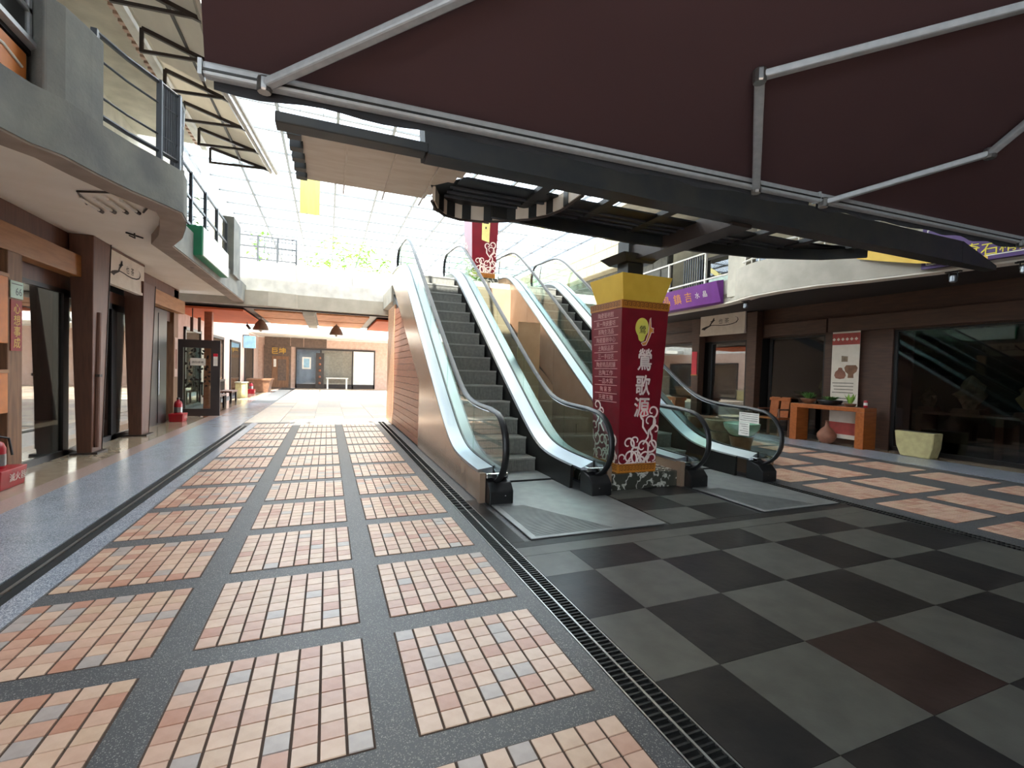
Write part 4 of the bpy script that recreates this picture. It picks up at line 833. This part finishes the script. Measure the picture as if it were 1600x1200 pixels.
# plants on the balconies
def leafy(x, y, z, n, sp, hh, lab, m='leaf', pot=True, L=0.22):
    rnd = random.Random(int(abs(x * 100 + y * 10)) + n); t = thing('balcony_plant', lab, 'plant', (x, y, z))
    if pot: obj('pot', MB().lathe([(0.10, 0), (0.15, 0.22), (0.16, 0.24)], x, y, 12, z), 'clay', t, smooth=True)
    st = MB(); lv = MB()
    for s_ in range(max(2, n // 10)):
        tx, ty, tz = x + rnd.uniform(-sp, sp), y + rnd.uniform(-sp, sp), z + hh * rnd.uniform(0.6, 1.0)
        st.tube([(x, y, z + 0.2), ((x + tx) / 2, (y + ty) / 2, z + 0.2 + (tz - z) * .6), (tx, ty, tz)], 0.010, 5)
        for j in range(n // max(2, n // 10)):
            a = rnd.uniform(0, 6.28); l = L * rnd.uniform(.6, 1.1); px, py, pz = tx + rnd.gauss(0, .12), ty + rnd.gauss(0, .12), tz + rnd.gauss(0, .12)
            dx, dy, dz = math.cos(a) * l, math.sin(a) * l, rnd.uniform(-.6, .2) * l; wx, wy = -math.sin(a) * l * .2, math.cos(a) * l * .2
            lv.add([(px, py, pz), (px + dx * .5 + wx, py + dy * .5 + wy, pz + dz * .3 + .02), (px + dx, py + dy, pz + dz), (px + dx * .5 - wx, py + dy * .5 - wy, pz + dz * .3 + .02)], [(0, 1, 2), (0, 2, 3)])
    obj('stem', st, 'leaf_d', t); obj('foliage', lv, m, t, kind='stuff')
leafy(-2.75, 10.6, 3.46, 60, 0.25, 1.25, 'bushy potted plant on the left balcony behind the railing', 'leaf_d')
leafy(-2.8, 12.2, 3.46, 40, 0.3, 2.0, 'tall light green plant by the left balcony pillar')
leafy(-1.9, 15.45, 3.55, 40, 0.35, 1.9, 'light green plant rising over the bridge railing')
leafy(-0.6, 15.5, 3.55, 40, 0.3, 1.6, 'yellowish shrub at the right end of the bridge railing')
leafy(0.6, 18, 3.55, 160, 0.9, 2.4, 'wide leafy shrub on the bridge behind the parapet', 'leaf', True, 0.3)
leafy(1.3, 16, 3.55, 90, 0.5, 1.7, 'leafy shrub on the bridge close to the left escalator top', 'leaf', True, 0.25)
# yellow hanging cloths
t = thing('hanging_cloth', 'pale yellow cloth hanging under the glass roof above the left walk', 'banner', (-0.45, 12.0, 5.9)); k = MB()
for i in range(9): x = -0.68 + i * 0.055; k.v += [(x, 12.0 + 0.02 * math.sin(i * 1.4), 5.9), (x, 12.0 + 0.03 * math.sin(i * 1.4), 5.05)]
for i in range(8): k.f.append((2 * i, 2 * i + 2, 2 * i + 3, 2 * i + 1)); k.m.append(0)
obj('cloth', k, 'yellowcloth', t).modifiers.new('thick', 'SOLIDIFY').thickness = 0.004; obj('top_rod', MB().tube([(-0.74, 12, 5.91), (-0.18, 12, 5.91)], 0.012, 6), 'roofframe', t); obj('cord', MB().tube([(-0.7, 12, 5.91), (-0.7, 12, 8.56)], 0.006, 5).tube([(-0.2, 12, 5.91), (-0.2, 12, 8.56)], 0.006, 5), 'roofframe', t)
t = thing('hanging_cloth', 'long yellow cloth stretched below the glass roof at the right of the escalators', 'banner', (8, 18, 6)); k = MB()
for i in range(12): f = i / 11; k.v += [(5.4 + 2.4 * f, 15.2 + 2.0 * f, 5.2 + 2.2 * f), (5.9 + 2.4 * f, 15.2 + 2.0 * f, 5.15 + 2.2 * f)]
for i in range(11): k.f.append((2 * i, 2 * i + 2, 2 * i + 3, 2 * i + 1)); k.m.append(0)
obj('cloth', k, 'yellowcloth', t).modifiers.new('thick', 'SOLIDIFY').thickness = 0.004; obj('edge_cord', MB().tube([(5.4, 15.2, 5.2), (7.8, 17.2, 7.4), (8.0, 17.35, 8.56)], 0.01, 5), 'roofframe', t)

# ================================================================ ROOF
struct('ceiling_added_roof', MB().box(-6.6, -7.0, 8.5, 16.5, 7.9, 8.52), 'roofsheet'); struct('wall_fill_back', MB().box(-6.6, -10.2, 0, 1.0, -10.0, 6.5), 'white'); struct('wall_light_block', MB().box(0.2, -4.2, 0, 16.5, -4.0, 8.5).box(0.2, -10.0, 0, 0.4, -4.2, 8.5), 'concrete')  # unseen, added for light: roof and right wall block it, white wall bounces it
gr = struct('ceiling_glass', MB().box(-4.6, 7.9, 8.5, 13, 8.0, 8.62), 'roofframe')
for i in range(12): x = -4.5 + i * 1.55; obj('roof_rafter', MB().box(x - .04, 7.9, 8.44, x + .04, 34.2, 8.54), 'roofframe', gr)
for j in range(18): y = 8.0 + j * 1.54; obj('roof_purlin', MB().box(-4.6, y - .025, 8.46, 13, y + .025, 8.52), 'roofframe', gr)
pn = [bpy.data.meshes.new('roof_pane'), bpy.data.meshes.new('roof_shade_screen')]
for me, m in zip(pn, ('glass_r', 'screen')):
    q = MB().box(0.01, 0.01, 0, 1.54, 1.53, 0.012); me.from_pydata(q.v, [], q.f); me.materials.append(M[m])
for i in range(11):
    for j in range(17):
        y = 8.0 + j * 1.54; o = bpy.data.objects.new('roof_pane', pn[1 if 1 <= j <= 2 else 0]); COL.objects.link(o); o.parent = gr; o.location = (-4.5 + i * 1.55, y, 8.55)  # white screen bays are added to keep sun off the floor beyond

# ================================================================ RIGHT BUILDING
XR = 11.4
lr = [(9.45, -4), (9.35, 3.4), (9.16, 4.5), (8.95, 5.35), (8.68, 6.1), (8.60, 6.9), (8.66, 7.6), (8.95, 8.4), (9.1, 9.0), (9.2, 10.8), (9.3, 15.0)]
struct('ceiling_right', MB().prism([(15, -4)] + lr + [(15, 15)], 'z', 3.40, 3.52), 'soffit_d')
struct('trim_3', MB().wallcurve(list(reversed(lr)), 3.28, 3.42, 0.26), 'soffit')
struct('wall_right_parapet', MB().wallcurve([(x - 0.012, y) for x, y in reversed([p for p in lr if p[1] < 8.45])], 3.31, 4.02, 0.15), 'concrete_l', smooth=True)
struct('wall_right_far_parapet', MB().wallcurve([(x, y) for x, y in reversed([p for p in lr if p[1] > 8.3])], 3.31, 3.86, 0.15), 'concrete_l')
struct('ceiling_right_shade', MB().box(7.9, -4, 6.4, 11.6, 12.4, 6.5), 'cream'); struct('wall_right_pillar', MB().box(8.86, 7.95, 3.4, 9.2, 8.42, 5.4), 'cream')  # eave slab added to shade the right walk from above
struct('wall_right_upper', MB().box(11.6, -4, 3.52, 11.8, 15, 8.4), 'tilewall')
sw = struct('wall_right_stone', MB().box(10.6, 12.6, 3.5, 10.8, 30, 5.6), 'greystone')
tw = struct('wall_right_tiled', MB().box(10.2, 11.8, 5.6, 10.8, 30, 6.9), 'tilewall')
for r_ in range(3):
    for i in range(22): obj('facade_tile', MB().box(10.17, 11.82 + i * 0.6 + 0.3 * (r_ % 2), 5.62 + r_ * 0.42, 10.20, 12.40 + i * 0.6 + 0.3 * (r_ % 2), 6.02 + r_ * 0.42), 'tilewall', tw)
for r_ in range(5):
    for i in range(16): obj('stone_block', MB().box(10.57, 12.62 + i * 0.75 + 0.35 * (r_ % 2), 3.52 + r_ * 0.41, 10.60, 13.35 + i * 0.75 + 0.35 * (r_ % 2), 3.91 + r_ * 0.41), 'greystone', sw)
for n, (a, b) in enumerate(((9.2, 10.2), (10.6, 12.2))):
    w_ = struct('window_%d' % (30 + n), MB().box(11.54, a, 3.9, 11.6, b, 5.4), 'frame_b'); obj('window_pane', MB().box(11.52, a + .08, 4.0, 11.54, b - .08, 5.3), 'glass_s', w_); obj('window_blind', MB().box(11.50, a + .1, 4.05, 11.515, b - .5, 4.7), 'mint', w_)
rr = thing('balcony_railing', 'white railing with bars above the purple sign on the right balcony', 'railing', (9.25, 10, 3.86))
for zz in (4.72, 4.02): obj('rail', MB().bar((9.06, 8.45, zz), (9.34, 12.8, zz), 0.04), 'rail_w', rr)
for y in (8.5, 9.4, 10.9, 12.7): obj('post', MB().box(9.06 + (y - 8.45) * .064 - .03, y - .025, 3.84, 9.06 + (y - 8.45) * .064 + .03, y + .025, 4.74), 'rail_w', rr)
for i in range(9): y = 9.55 + i * .09; obj('baluster', MB().box(9.14 + i * .006, y - .012, 3.84, 9.17 + i * .006, y + .012, 4.72), 'rail', rr)
rr2 = thing('balcony_railing', 'curved white rail over the pale right parapet below the dark canopy', 'railing', (8.8, 7, 4.3))
for zz in (4.14, 4.34): obj('rail', MB().tube([(x + .07, y, zz) for x, y in lr[2:8]], 0.025, 6), 'rail_w', rr2, smooth=True)
for i in range(14): f = i / 13 * 4; a = int(min(f, 3)); g = f - a; p = Vector(lr[3 + a]).lerp(Vector(lr[4 + a]), g); obj('baluster', MB().box(p.x + .06, p.y - .012, 4.0, p.x + .085, p.y + .012, 4.34), 'rail_w', rr2)
# purple signs
t = thing('purple_sign', 'purple box sign with orange characters under the white railing on the right', 'sign', (9.05, 10.4, 3.32))
obj('case', MB().hexa([(8.92, 8.66, 3.34), (9.0, 8.66, 3.30), (9.18, 11.8, 3.30), (9.04, 11.8, 3.34), (8.78, 8.69, 3.84), (8.98, 8.66, 3.88), (9.17, 11.8, 3.88), (8.92, 11.8, 3.84)]), 'purple', t)
for ch, y, s_, m in (('晶', 10.62, .30, 'goldo'), ('鎮', 10.17, .30, 'goldo'), ('吉', 9.74, .28, 'goldo'), ('水', 9.40, .17, 'paper'), ('晶', 9.13, .17, 'paper')): text('sign_character', ch, s_, m, (8.838 + (y - 8.66) * 0.041, y, 3.59), (0, -1, 0), t, up=(-0.26, 0, 0.96))
t = thing('purple_sign', 'deep purple sign with yellow characters and white border at the right edge', 'sign', (9.2, 3, 3.33))
obj('board', MB().hexa([(9.02, 4.60, 3.33), (9.10, 4.60, 3.33), (9.36, 1.2, 3.33), (9.24, 1.2, 3.33), (9.02, 4.60, 4.0), (9.10, 4.60, 4.0), (9.36, 1.2, 4.0), (9.24, 1.2, 4.0)]), 'purple_d', t)
def ps(y): return 9.02 + (4.6 - y) * 0.0647 - 0.006
k = MB()
for a, b, z0, z1 in ((4.54, 1.3, 3.385, 3.40), (4.54, 4.525, 3.385, 3.95), (4.54, 1.3, 3.94, 3.955)): k.add([(ps(a), a, z0), (ps(b), b, z0), (ps(b), b, z1), (ps(a), a, z1)], [(0, 1, 2, 3)])
obj('border_line', k, 'paper', t)
for ch, y, z_, s_ in (('顆', 3.86, 3.70, .17), ('一', 3.68, 3.70, .17), ('奇', 3.98, 3.52, .2), ('石', 3.78, 3.48, .21), ('精', 3.58, 3.50, .2), ('品', 3.38, 3.50, .2)): text('sign_character', ch, s_, 'yeltxt', (ps(y) - .004, y, z_), (0.0647, -1, 0), t)
t = thing('yellow_banner', 'mustard cloth slung below the right end of the canopy beam', 'banner', (8.9, 4.5, 3.5)); k = MB()
for y, a, b in ((5.5, 4.02, 3.68), (5.1, 3.92, 3.56), (4.6, 3.68, 3.42), (4.1, 3.48, 3.34), (3.75, 3.36, 3.31)): x = 8.86 + (5.45 - y) * .06; k.v += [(x, y, a), (x, y, b)]
for i in range(4): k.f.append((2 * i, 2 * i + 2, 2 * i + 3, 2 * i + 1)); k.m.append(0)
obj('cloth', k, 'yellow', t).modifiers.new('thick', 'SOLIDIFY').thickness = 0.006; obj('cord', MB().tube([(8.86, 5.45, 4.04), (8.9, 5.6, 4.3)], 0.008, 5), 'rail', t)
# shop front on the right
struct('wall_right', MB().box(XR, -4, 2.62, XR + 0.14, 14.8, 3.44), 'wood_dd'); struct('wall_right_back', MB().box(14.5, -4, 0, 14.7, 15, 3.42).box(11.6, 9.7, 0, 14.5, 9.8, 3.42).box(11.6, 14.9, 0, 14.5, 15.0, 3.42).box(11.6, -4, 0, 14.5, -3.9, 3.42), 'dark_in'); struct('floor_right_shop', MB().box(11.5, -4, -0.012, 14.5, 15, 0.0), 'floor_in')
for y0, y1, lab in ((-1, 7.58, 'dark timber header over the large right shop window'), (7.62, 9.35, 'shorter dark timber header left of the hanging banner'), (11.9, 14.2, 'brown timber header beyond the right calligraphy sign')):
    t = thing('header_beam', lab, 'beam', (11.3, y0, 2.63)); obj('timber', MB().box(11.24, y0, 2.64, 11.4, y1, 2.98), 'wood_dd', t, bevel=0.01)
shop_pane(40, 11.46, 2.0, 6.25, 0.0, 2.64, 0.06, m='glass_sr'); shop_pane(41, 11.46, 7.72, 9.3, 0.0, 2.64, 0.07, m='glass_sr'); shop_pane(42, 11.46, 10.0, 11.5, 0.0, 2.64, 0.10); shop_pane(43, 11.46, 12.0, 14.4, 0.0, 2.64, 0.10); shop_pane(44, 11.46, -3.5, 2.0, 0.0, 2.64, 0.06, m='glass_sr')
struct('wall_right_pier', MB().box(11.38, 6.25, 0, 11.6, 7.72, 2.64), 'wood_dd')
def rpost(y, lab, x=11.22, z1=3.36):
    t = thing('tapered_post', lab, 'post', (x, y, 0)); obj('shaft', MB().taper(x, y, 0, z1, .11, .13, .13, .17), 'wood_dd', t, bevel=0.012); obj('foot_plate', MB().box(x - .13, y - .15, 0, x + .13, y + .15, .03), 'steel_b', t)
rpost(9.62, 'dark post right of the right calligraphy sign, beside the wooden armchair'); rpost(11.75, 'dark post left of the right calligraphy sign, carrying a red strip')
brushsign((11.08, 11.55, 2.80), (0, -1, 0), 1.70, 0.66, 'pale hanging sign with brush calligraphy between posts on the right')
t = thing('couplet_scroll', 'plain bright red strip on the dark post of the right shop', 'scroll', (11.1, 11.75, 1.5)); obj('strip', MB().box(11.085, 11.66, 1.55, 11.10, 11.88, 2.30), 'reddisc', t); obj('lower_rod', MB().box(11.08, 11.64, 1.53, 11.10, 11.90, 1.56), 'gold', t)
# hanging pottery banner
t = thing('pottery_banner', 'cream hanging banner with a red band and printed pots behind the orange table', 'banner', (11.3, 7.12, 0.1))
obj('cloth', MB().box(11.285, 6.86, 0.12, 11.295, 7.48, 2.72), 'offwhite', t)
for z0, z1, nm in ((2.33, 2.60, 'red_band'), (0.22, 0.50, 'lower_red_band')): obj(nm, MB().box(11.280, 6.86, z0, 11.285, 7.48, z1), 'bandred', t)
k = MB()
for i in range(6): y = 6.9 + i * .1; k.add([(11.278, y, 2.46), (11.278, y + .04, 2.50), (11.278, y + .08, 2.46), (11.278, y + .04, 2.42)], [(0, 1, 2, 3)])
obj('band_motif', k, 'offwhite', t)
def outline(pts, y, z, s_, m, nm):
    q = MB(); q.add([(11.279, y + a * s_, z + b * s_) for a, b in pts], [tuple(range(len(pts)))]); obj(nm, q, m, t)
outline([(0.0, .5), (.16, .46), (.2, .3), (.42, .1), (.5, -.2), (.36, -.46), (0, -.52), (-.36, -.46), (-.5, -.2), (-.42, .1), (-.2, .3), (-.16, .46)], 7.27, 1.66, .27, 'clay', 'printed_jar')
outline([(-.5, .3), (-.35, .5), (.35, .5), (.5, .3), (.42, 0), (.2, -.2), (.22, -.5), (-.22, -.5), (-.2, -.2), (-.42, 0)], 7.03, 1.70, .30, 'brown_g', 'printed_cup')
outline([(-.4, .3), (.4, .4), (.4, -.4), (-.4, -.4)], 7.18, 2.0, .18, 'stoneware', 'printed_box')
k = MB()
for i in range(8): z_ = 1.42 - i * 0.075 - (0.06 if i > 3 else 0); k.add([(11.279, 7.44 - .02 * (i % 3), z_), (11.279, 6.96, z_), (11.279, 6.96, z_ + .014), (11.279, 7.44 - .02 * (i % 3), z_ + .014)], [(0, 1, 2, 3)])
obj('printed_lines', k, 'ink', t, kind='stuff')
# orange table and what stands on it
t = thing('console_table', 'orange brown waterfall console table against the right shop front', 'table', (11.0, 7.3, 0))
obj('top', MB().box(10.78, 6.40, 0.80, 11.20, 8.12, 0.90), 'wood_t', t, bevel=0.008)
for y0 in (6.40, 7.94): obj('leg', MB().box(10.78, y0, 0, 11.20, y0 + .18, 0.80), 'wood_t', t, bevel=0.006)
def pot_plant(x, y, z, lab, prof, pm, n, hh, sp_, lm='leaf_d'):
    t = thing('potted_plant', lab, 'plant', (x, y, z)); obj('pot', MB().lathe(prof, x, y, 16, z), pm, t, smooth=True); rnd = random.Random(int(y * 100)); lv = MB()
    h0 = prof[-1][1]
    for i in range(n):
        a = rnd.uniform(0, 6.28); l = hh * rnd.uniform(.5, 1); r_ = sp_ * rnd.uniform(.3, 1); bx, by = x + math.cos(a) * .03, y + math.sin(a) * .03
        tx, ty, tz = x + math.cos(a) * r_, y + math.sin(a) * r_, z + h0 + l; wx, wy = -math.sin(a) * .022, math.cos(a) * .022
        lv.add([(bx, by, z + h0 - .02), ((bx + tx) / 2 + wx, (by + ty) / 2 + wy, z + h0 + l * .55), (tx, ty, tz), ((bx + tx) / 2 - wx, (by + ty) / 2 - wy, z + h0 + l * .55)], [(0, 1, 2), (0, 2, 3)])
    obj('foliage', lv, lm, t, kind='stuff')
BOWL = [(0.06, 0), (0.10, 0.02), (0.17, 0.10), (0.18, 0.13)]
pot_plant(10.98, 7.80, 0.90, 'small leafy bonsai in a brown bowl at the left end of the orange table', BOWL, 'brown_g', 60, 0.16, 0.2)
pot_plant(10.98, 7.28, 0.90, 'wide low planter of greenery in the middle of the orange table', [(0.12, 0), (0.22, 0.03), (0.26, 0.10), (0.25, 0.12)], 'frame', 50, 0.10, 0.26)
pot_plant(10.98, 6.82, 0.90, 'upright pale leaved succulent near the right end of the orange table', [(0.06, 0), (0.11, 0.03), (0.12, 0.07)], 'brown_g', 24, 0.26, 0.14, 'leaf')
t = thing('drink_can', 'small red and white can at the right end of the orange table', 'can', (10.98, 6.50, 0.9)); obj('can', MB().lathe([(0.034, 0), (0.038, .01), (0.038, .15), (0.034, .16)], 10.98, 6.50, 12, 0.9), 'extred', t, smooth=True); obj('label_band', MB().lathe([(0.0385, 0), (0.0385, .06)], 10.98, 6.50, 12, 0.95), 'paper', t, smooth=True)
t = thing('round_vase', 'round clay bottle vase standing under the orange table', 'vase', (10.98, 7.32, 0)); obj('body', MB().lathe([(0.08, 0), (0.14, .03), (0.20, .14), (0.20, .22), (0.12, .33), (0.045, .40), (0.03, .50), (0.04, .53)], 10.98, 7.32, 20), 'clay', t, smooth=True); obj('foot_ring', MB().lathe([(0.10, 0), (0.10, .02)], 10.98, 7.32, 16), 'brown_g', t)
t = thing('stone_planter', 'pale carved stone planter on the floor right of the orange table', 'planter', (11.0, 5.5, 0))
obj('basin', MB().prism([(5.25, 0), (5.74, 0), (5.82, .2), (5.86, .5), (5.18, .5), (5.20, .2)], 'x', 10.85, 11.15), 'limestone', t, bevel=0.02); obj('soil', MB().box(10.89, 5.23, .47, 11.11, 5.81, .503), 'ink', t)
# wooden armchair by the post
t = thing('armchair', 'wooden armchair with split back left of the orange table', 'chair', (11.1, 8.85, 0))
obj('seat', MB().box(10.85, 8.50, 0.42, 11.30, 9.15, 0.47), 'wood_t', t, bevel=.01)
for y in (8.55, 8.86): obj('back_slat', MB().hexa([(11.26, y, .47), (11.30, y, .47), (11.30, y + .24, .47), (11.26, y + .24, .47), (11.34, y, 1.0), (11.38, y, 1.0), (11.38, y + .24, 1.0), (11.34, y + .24, 1.0)]), 'wood_t', t)
obj('back_rail', MB().box(11.30, 8.52, .90, 11.34, 9.13, .98), 'wood_t', t)
for y in (8.50, 9.10): obj('armrest', MB().box(10.88, y, .66, 11.32, y + .05, .70), 'wood_d', t)
for y in (8.52, 9.11):
    for x in (10.88, 11.26): obj('leg', MB().box(x, y - .02, 0, x + .04, y + .02, .66 if x < 11 else .47), 'wood_d', t)
# standing pots behind the right escalator
def basin(x, y, lab, s_, m, pm):
    t = thing('pedestal_basin', lab, 'basin', (x, y, 0)); obj('pedestal', MB().lathe([(0.18, 0), (0.17, .04), (0.16, .22), (0.20, .38), (0.21, .42)], x, y, 20), pm, t, smooth=True)
    obj('bowl', MB().lathe([(0.12, .0), (0.20, .05), (0.29, .16), (0.31, .25), (0.28, .26), (0.26, .20), (0.02, .12)], x, y, 24, 0.40), m, t, smooth=True)
basin(7.0, 6.2, 'celadon glazed basin on a brown pedestal nearest the right escalator glass', 1, 'celadon', 'brown_g')
basin(7.15, 6.80, 'brown stoneware basin behind the celadon one', 1, 'stoneware', 'stoneware'); basin(7.3, 7.45, 'dark mottled basin furthest along behind the escalator glass', 1, 'brown_g', 'stoneware')
t = thing('low_bench', 'low orange wooden bench before the far right shop window', 'bench', (10.7, 12.6, 0)); obj('top', MB().box(10.5, 11.9, .70, 10.95, 13.8, .80), 'wood_t', t)
for y in (11.95, 13.6): obj('leg', MB().box(10.52, y, 0, 10.93, y + .15, .70), 'wood_t', t)
# goods inside the right windows
def rock(x, y, z, h, lab, seed, m='limestone'):
    t = thing('display_rock', lab, 'rock', (x, y, z)); rnd = random.Random(seed); k = MB(); n, r_ = 10, 7; vs = []
    for j in range(r_ + 1):
        for i in range(n): rad = h * 0.34 * math.sin(math.pi * (0.12 + 0.86 * j / r_)) * rnd.uniform(.6, 1.25); a = 6.283 * i / n; vs.append((x + rad * math.cos(a), y + rad * math.sin(a), z + 0.08 + h * j / r_))
    k.add(vs, [(j * n + i, j * n + (i + 1) % n, (j + 1) * n + (i + 1) % n, (j + 1) * n + i) for j in range(r_) for i in range(n)] + [tuple(range(n - 1, -1, -1)), tuple(r_ * n + i for i in range(n))])
    obj('stone', k, m, t); obj('stand', MB().taper(x, y, z, z + .09, h * .3, h * .34, h * .26, h * .3), 'wood_d', t)
t = thing('display_table', 'dark display table inside the large right shop window', 'table', (12.2, 4.8, 0)); obj('top', MB().box(11.9, 3.2, .82, 12.6, 6.1, .88), 'wood_d', t)
for y in (3.3, 4.7, 6.0): obj('leg', MB().box(11.95, y - .06, 0, 12.55, y + .06, .82), 'wood_d', t)
rock(12.2, 4.35, .88, .62, 'pale jagged display rock at the right end inside the large window', 3); rock(12.2, 5.25, .88, .7, 'dark display rock in the middle inside the large window', 5, 'stoneware'); rock(12.2, 5.95, .88, .45, 'small display rock at the left end inside the large window', 9, 'stoneware')
t = thing('display_table', 'dark display table inside the narrower right shop window', 'table', (12.1, 8.5, 0)); obj('top', MB().box(11.8, 7.8, .95, 12.4, 9.3, 1.0), 'wood_d', t); obj('leg', MB().box(11.85, 7.85, 0, 12.35, 7.95, .95).box(11.85, 9.15, 0, 12.35, 9.25, .95), 'wood_d', t)
rock(12.1, 8.15, 1.0, .5, 'tall pale figure like stone in the narrower right window', 12); pot_plant(12.1, 8.75, 1.0, 'shallow bonsai tray inside the narrower right window', [(0.15, 0), (0.24, .05), (0.24, .07)], 'brown_g', 50, 0.12, 0.3)
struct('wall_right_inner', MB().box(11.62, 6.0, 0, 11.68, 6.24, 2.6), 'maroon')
# spotlights under the right soffit
for x, y, lab in ((9.0, 8.0, 'small spotlight clamped to the right soffit above the calligraphy sign'), (9.3, 4.3, 'spotlight on the right soffit edge below the purple sign'), (9.35, 3.5, 'spotlight on the right soffit edge near the picture border')):
    t = thing('spotlight', lab, 'light', (x, y, 3.28)); obj('mount', MB().box(x - .03, y - .10, 3.26, x + .03, y + .10, 3.285), 'frame', t); obj('yoke', MB().tube([(x, y - .05, 3.26), (x, y - .06, 3.18), (x, y + .06, 3.18), (x, y + .05, 3.26)], .008, 5), 'frame', t); obj('head', MB().lathe([(0.03, 0), (0.05, .02), (0.05, .10), (0.03, .12)], x, y, 12, 3.10), 'alu', t, smooth=True)

# small things along the far left walk
t = thing('round_post', 'slim red brown post rising behind the open glass door', 'post', (-3.3, 16.2, 0)); obj('shaft', MB().box(-3.42, 16.1, 0, -3.22, 16.3, 3.0), 'plank', t, bevel=.01); obj('foot', MB().box(-3.46, 16.06, 0, -3.18, 16.34, .08), 'steel_b', t)
t = thing('light_box', 'pale blue light box on the far left shop front', 'sign', (-4.0, 28.0, 2.6)); obj('case', MB().box(-4.16, 27.9, 2.35, -3.6, 28.1, 3.0), 'bluebox', t, bevel=.02); obj('bracket', MB().box(-4.2, 27.97, 2.95, -3.9, 28.03, 3.05), 'steel_b', t)
for x, y, lab in ((-2.75, 19.2, 'left one of two small black spotlights on the orange ceiling board'), (-2.5, 19.6, 'right one of two small black spotlights on the orange ceiling board')):
    t = thing('spotlight', lab, 'light', (x, y, 3.0)); obj('stem', MB().tube([(x, y, 3.0), (x, y, 2.9)], .015, 6), 'frame', t); obj('head', MB().tube([(x, y, 2.9), (x + .1, y - .12, 2.78)], .05, 8), 'frame', t)
t = thing('wall_lantern', 'pair of dark hanging lantern plates near the brown wall end', 'lantern', (-3.5, 15.4, 2.9))
obj('hook', MB().bar((-3.55, 15.4, 3.0), (-3.55, 15.4, 2.75), .02), 'steel_b', t)
for x in (-3.6, -3.42): obj('plate', MB().box(x, 15.38, 2.35, x + .07, 15.42, 2.75), 'wood_d', t)

# families of alike things
GROUPS = {'escalator': 'paired escalators', 'column_sign': 'maroon column signs', 'retractable_awning': 'maroon retractable awnings', 'drain_grate': 'iron drain grates', 'slot_drain': 'slot drains', 'balcony_railing': 'balcony railings', 'tapered_post': 'dark shop front posts', 'header_beam': 'timber header beams', 'calligraphy_sign': 'hanging calligraphy signs', 'purple_sign': 'purple shop signs', 'fire_extinguisher': 'fire extinguishers in trays', 'pendant_lamp': 'pendant lamps under the bridge', 'balcony_plant': 'plants on the upper floor', 'pedestal_basin': 'pedestal basins behind the escalator', 'display_rock': 'display rocks in the right windows', 'display_table': 'display tables in the right windows', 'spotlight': 'small spotlights', 'orange_board': 'orange boards on the left', 'paper_notice': 'paper notices on the escalator glass', 'door_notice': 'notices on the open door', 'couplet_scroll': 'red paper strips on posts', 'hanging_cloth': 'yellow cloths under the roof', 'bench': 'dark slatted benches', 'potted_plant': 'small potted plants by the right shop'}
for o in list(COL.objects):
    if o.parent is None and 'category' in o.keys():
        g = GROUPS.get(o.name.split('.')[0])
        if g: o['group'] = g
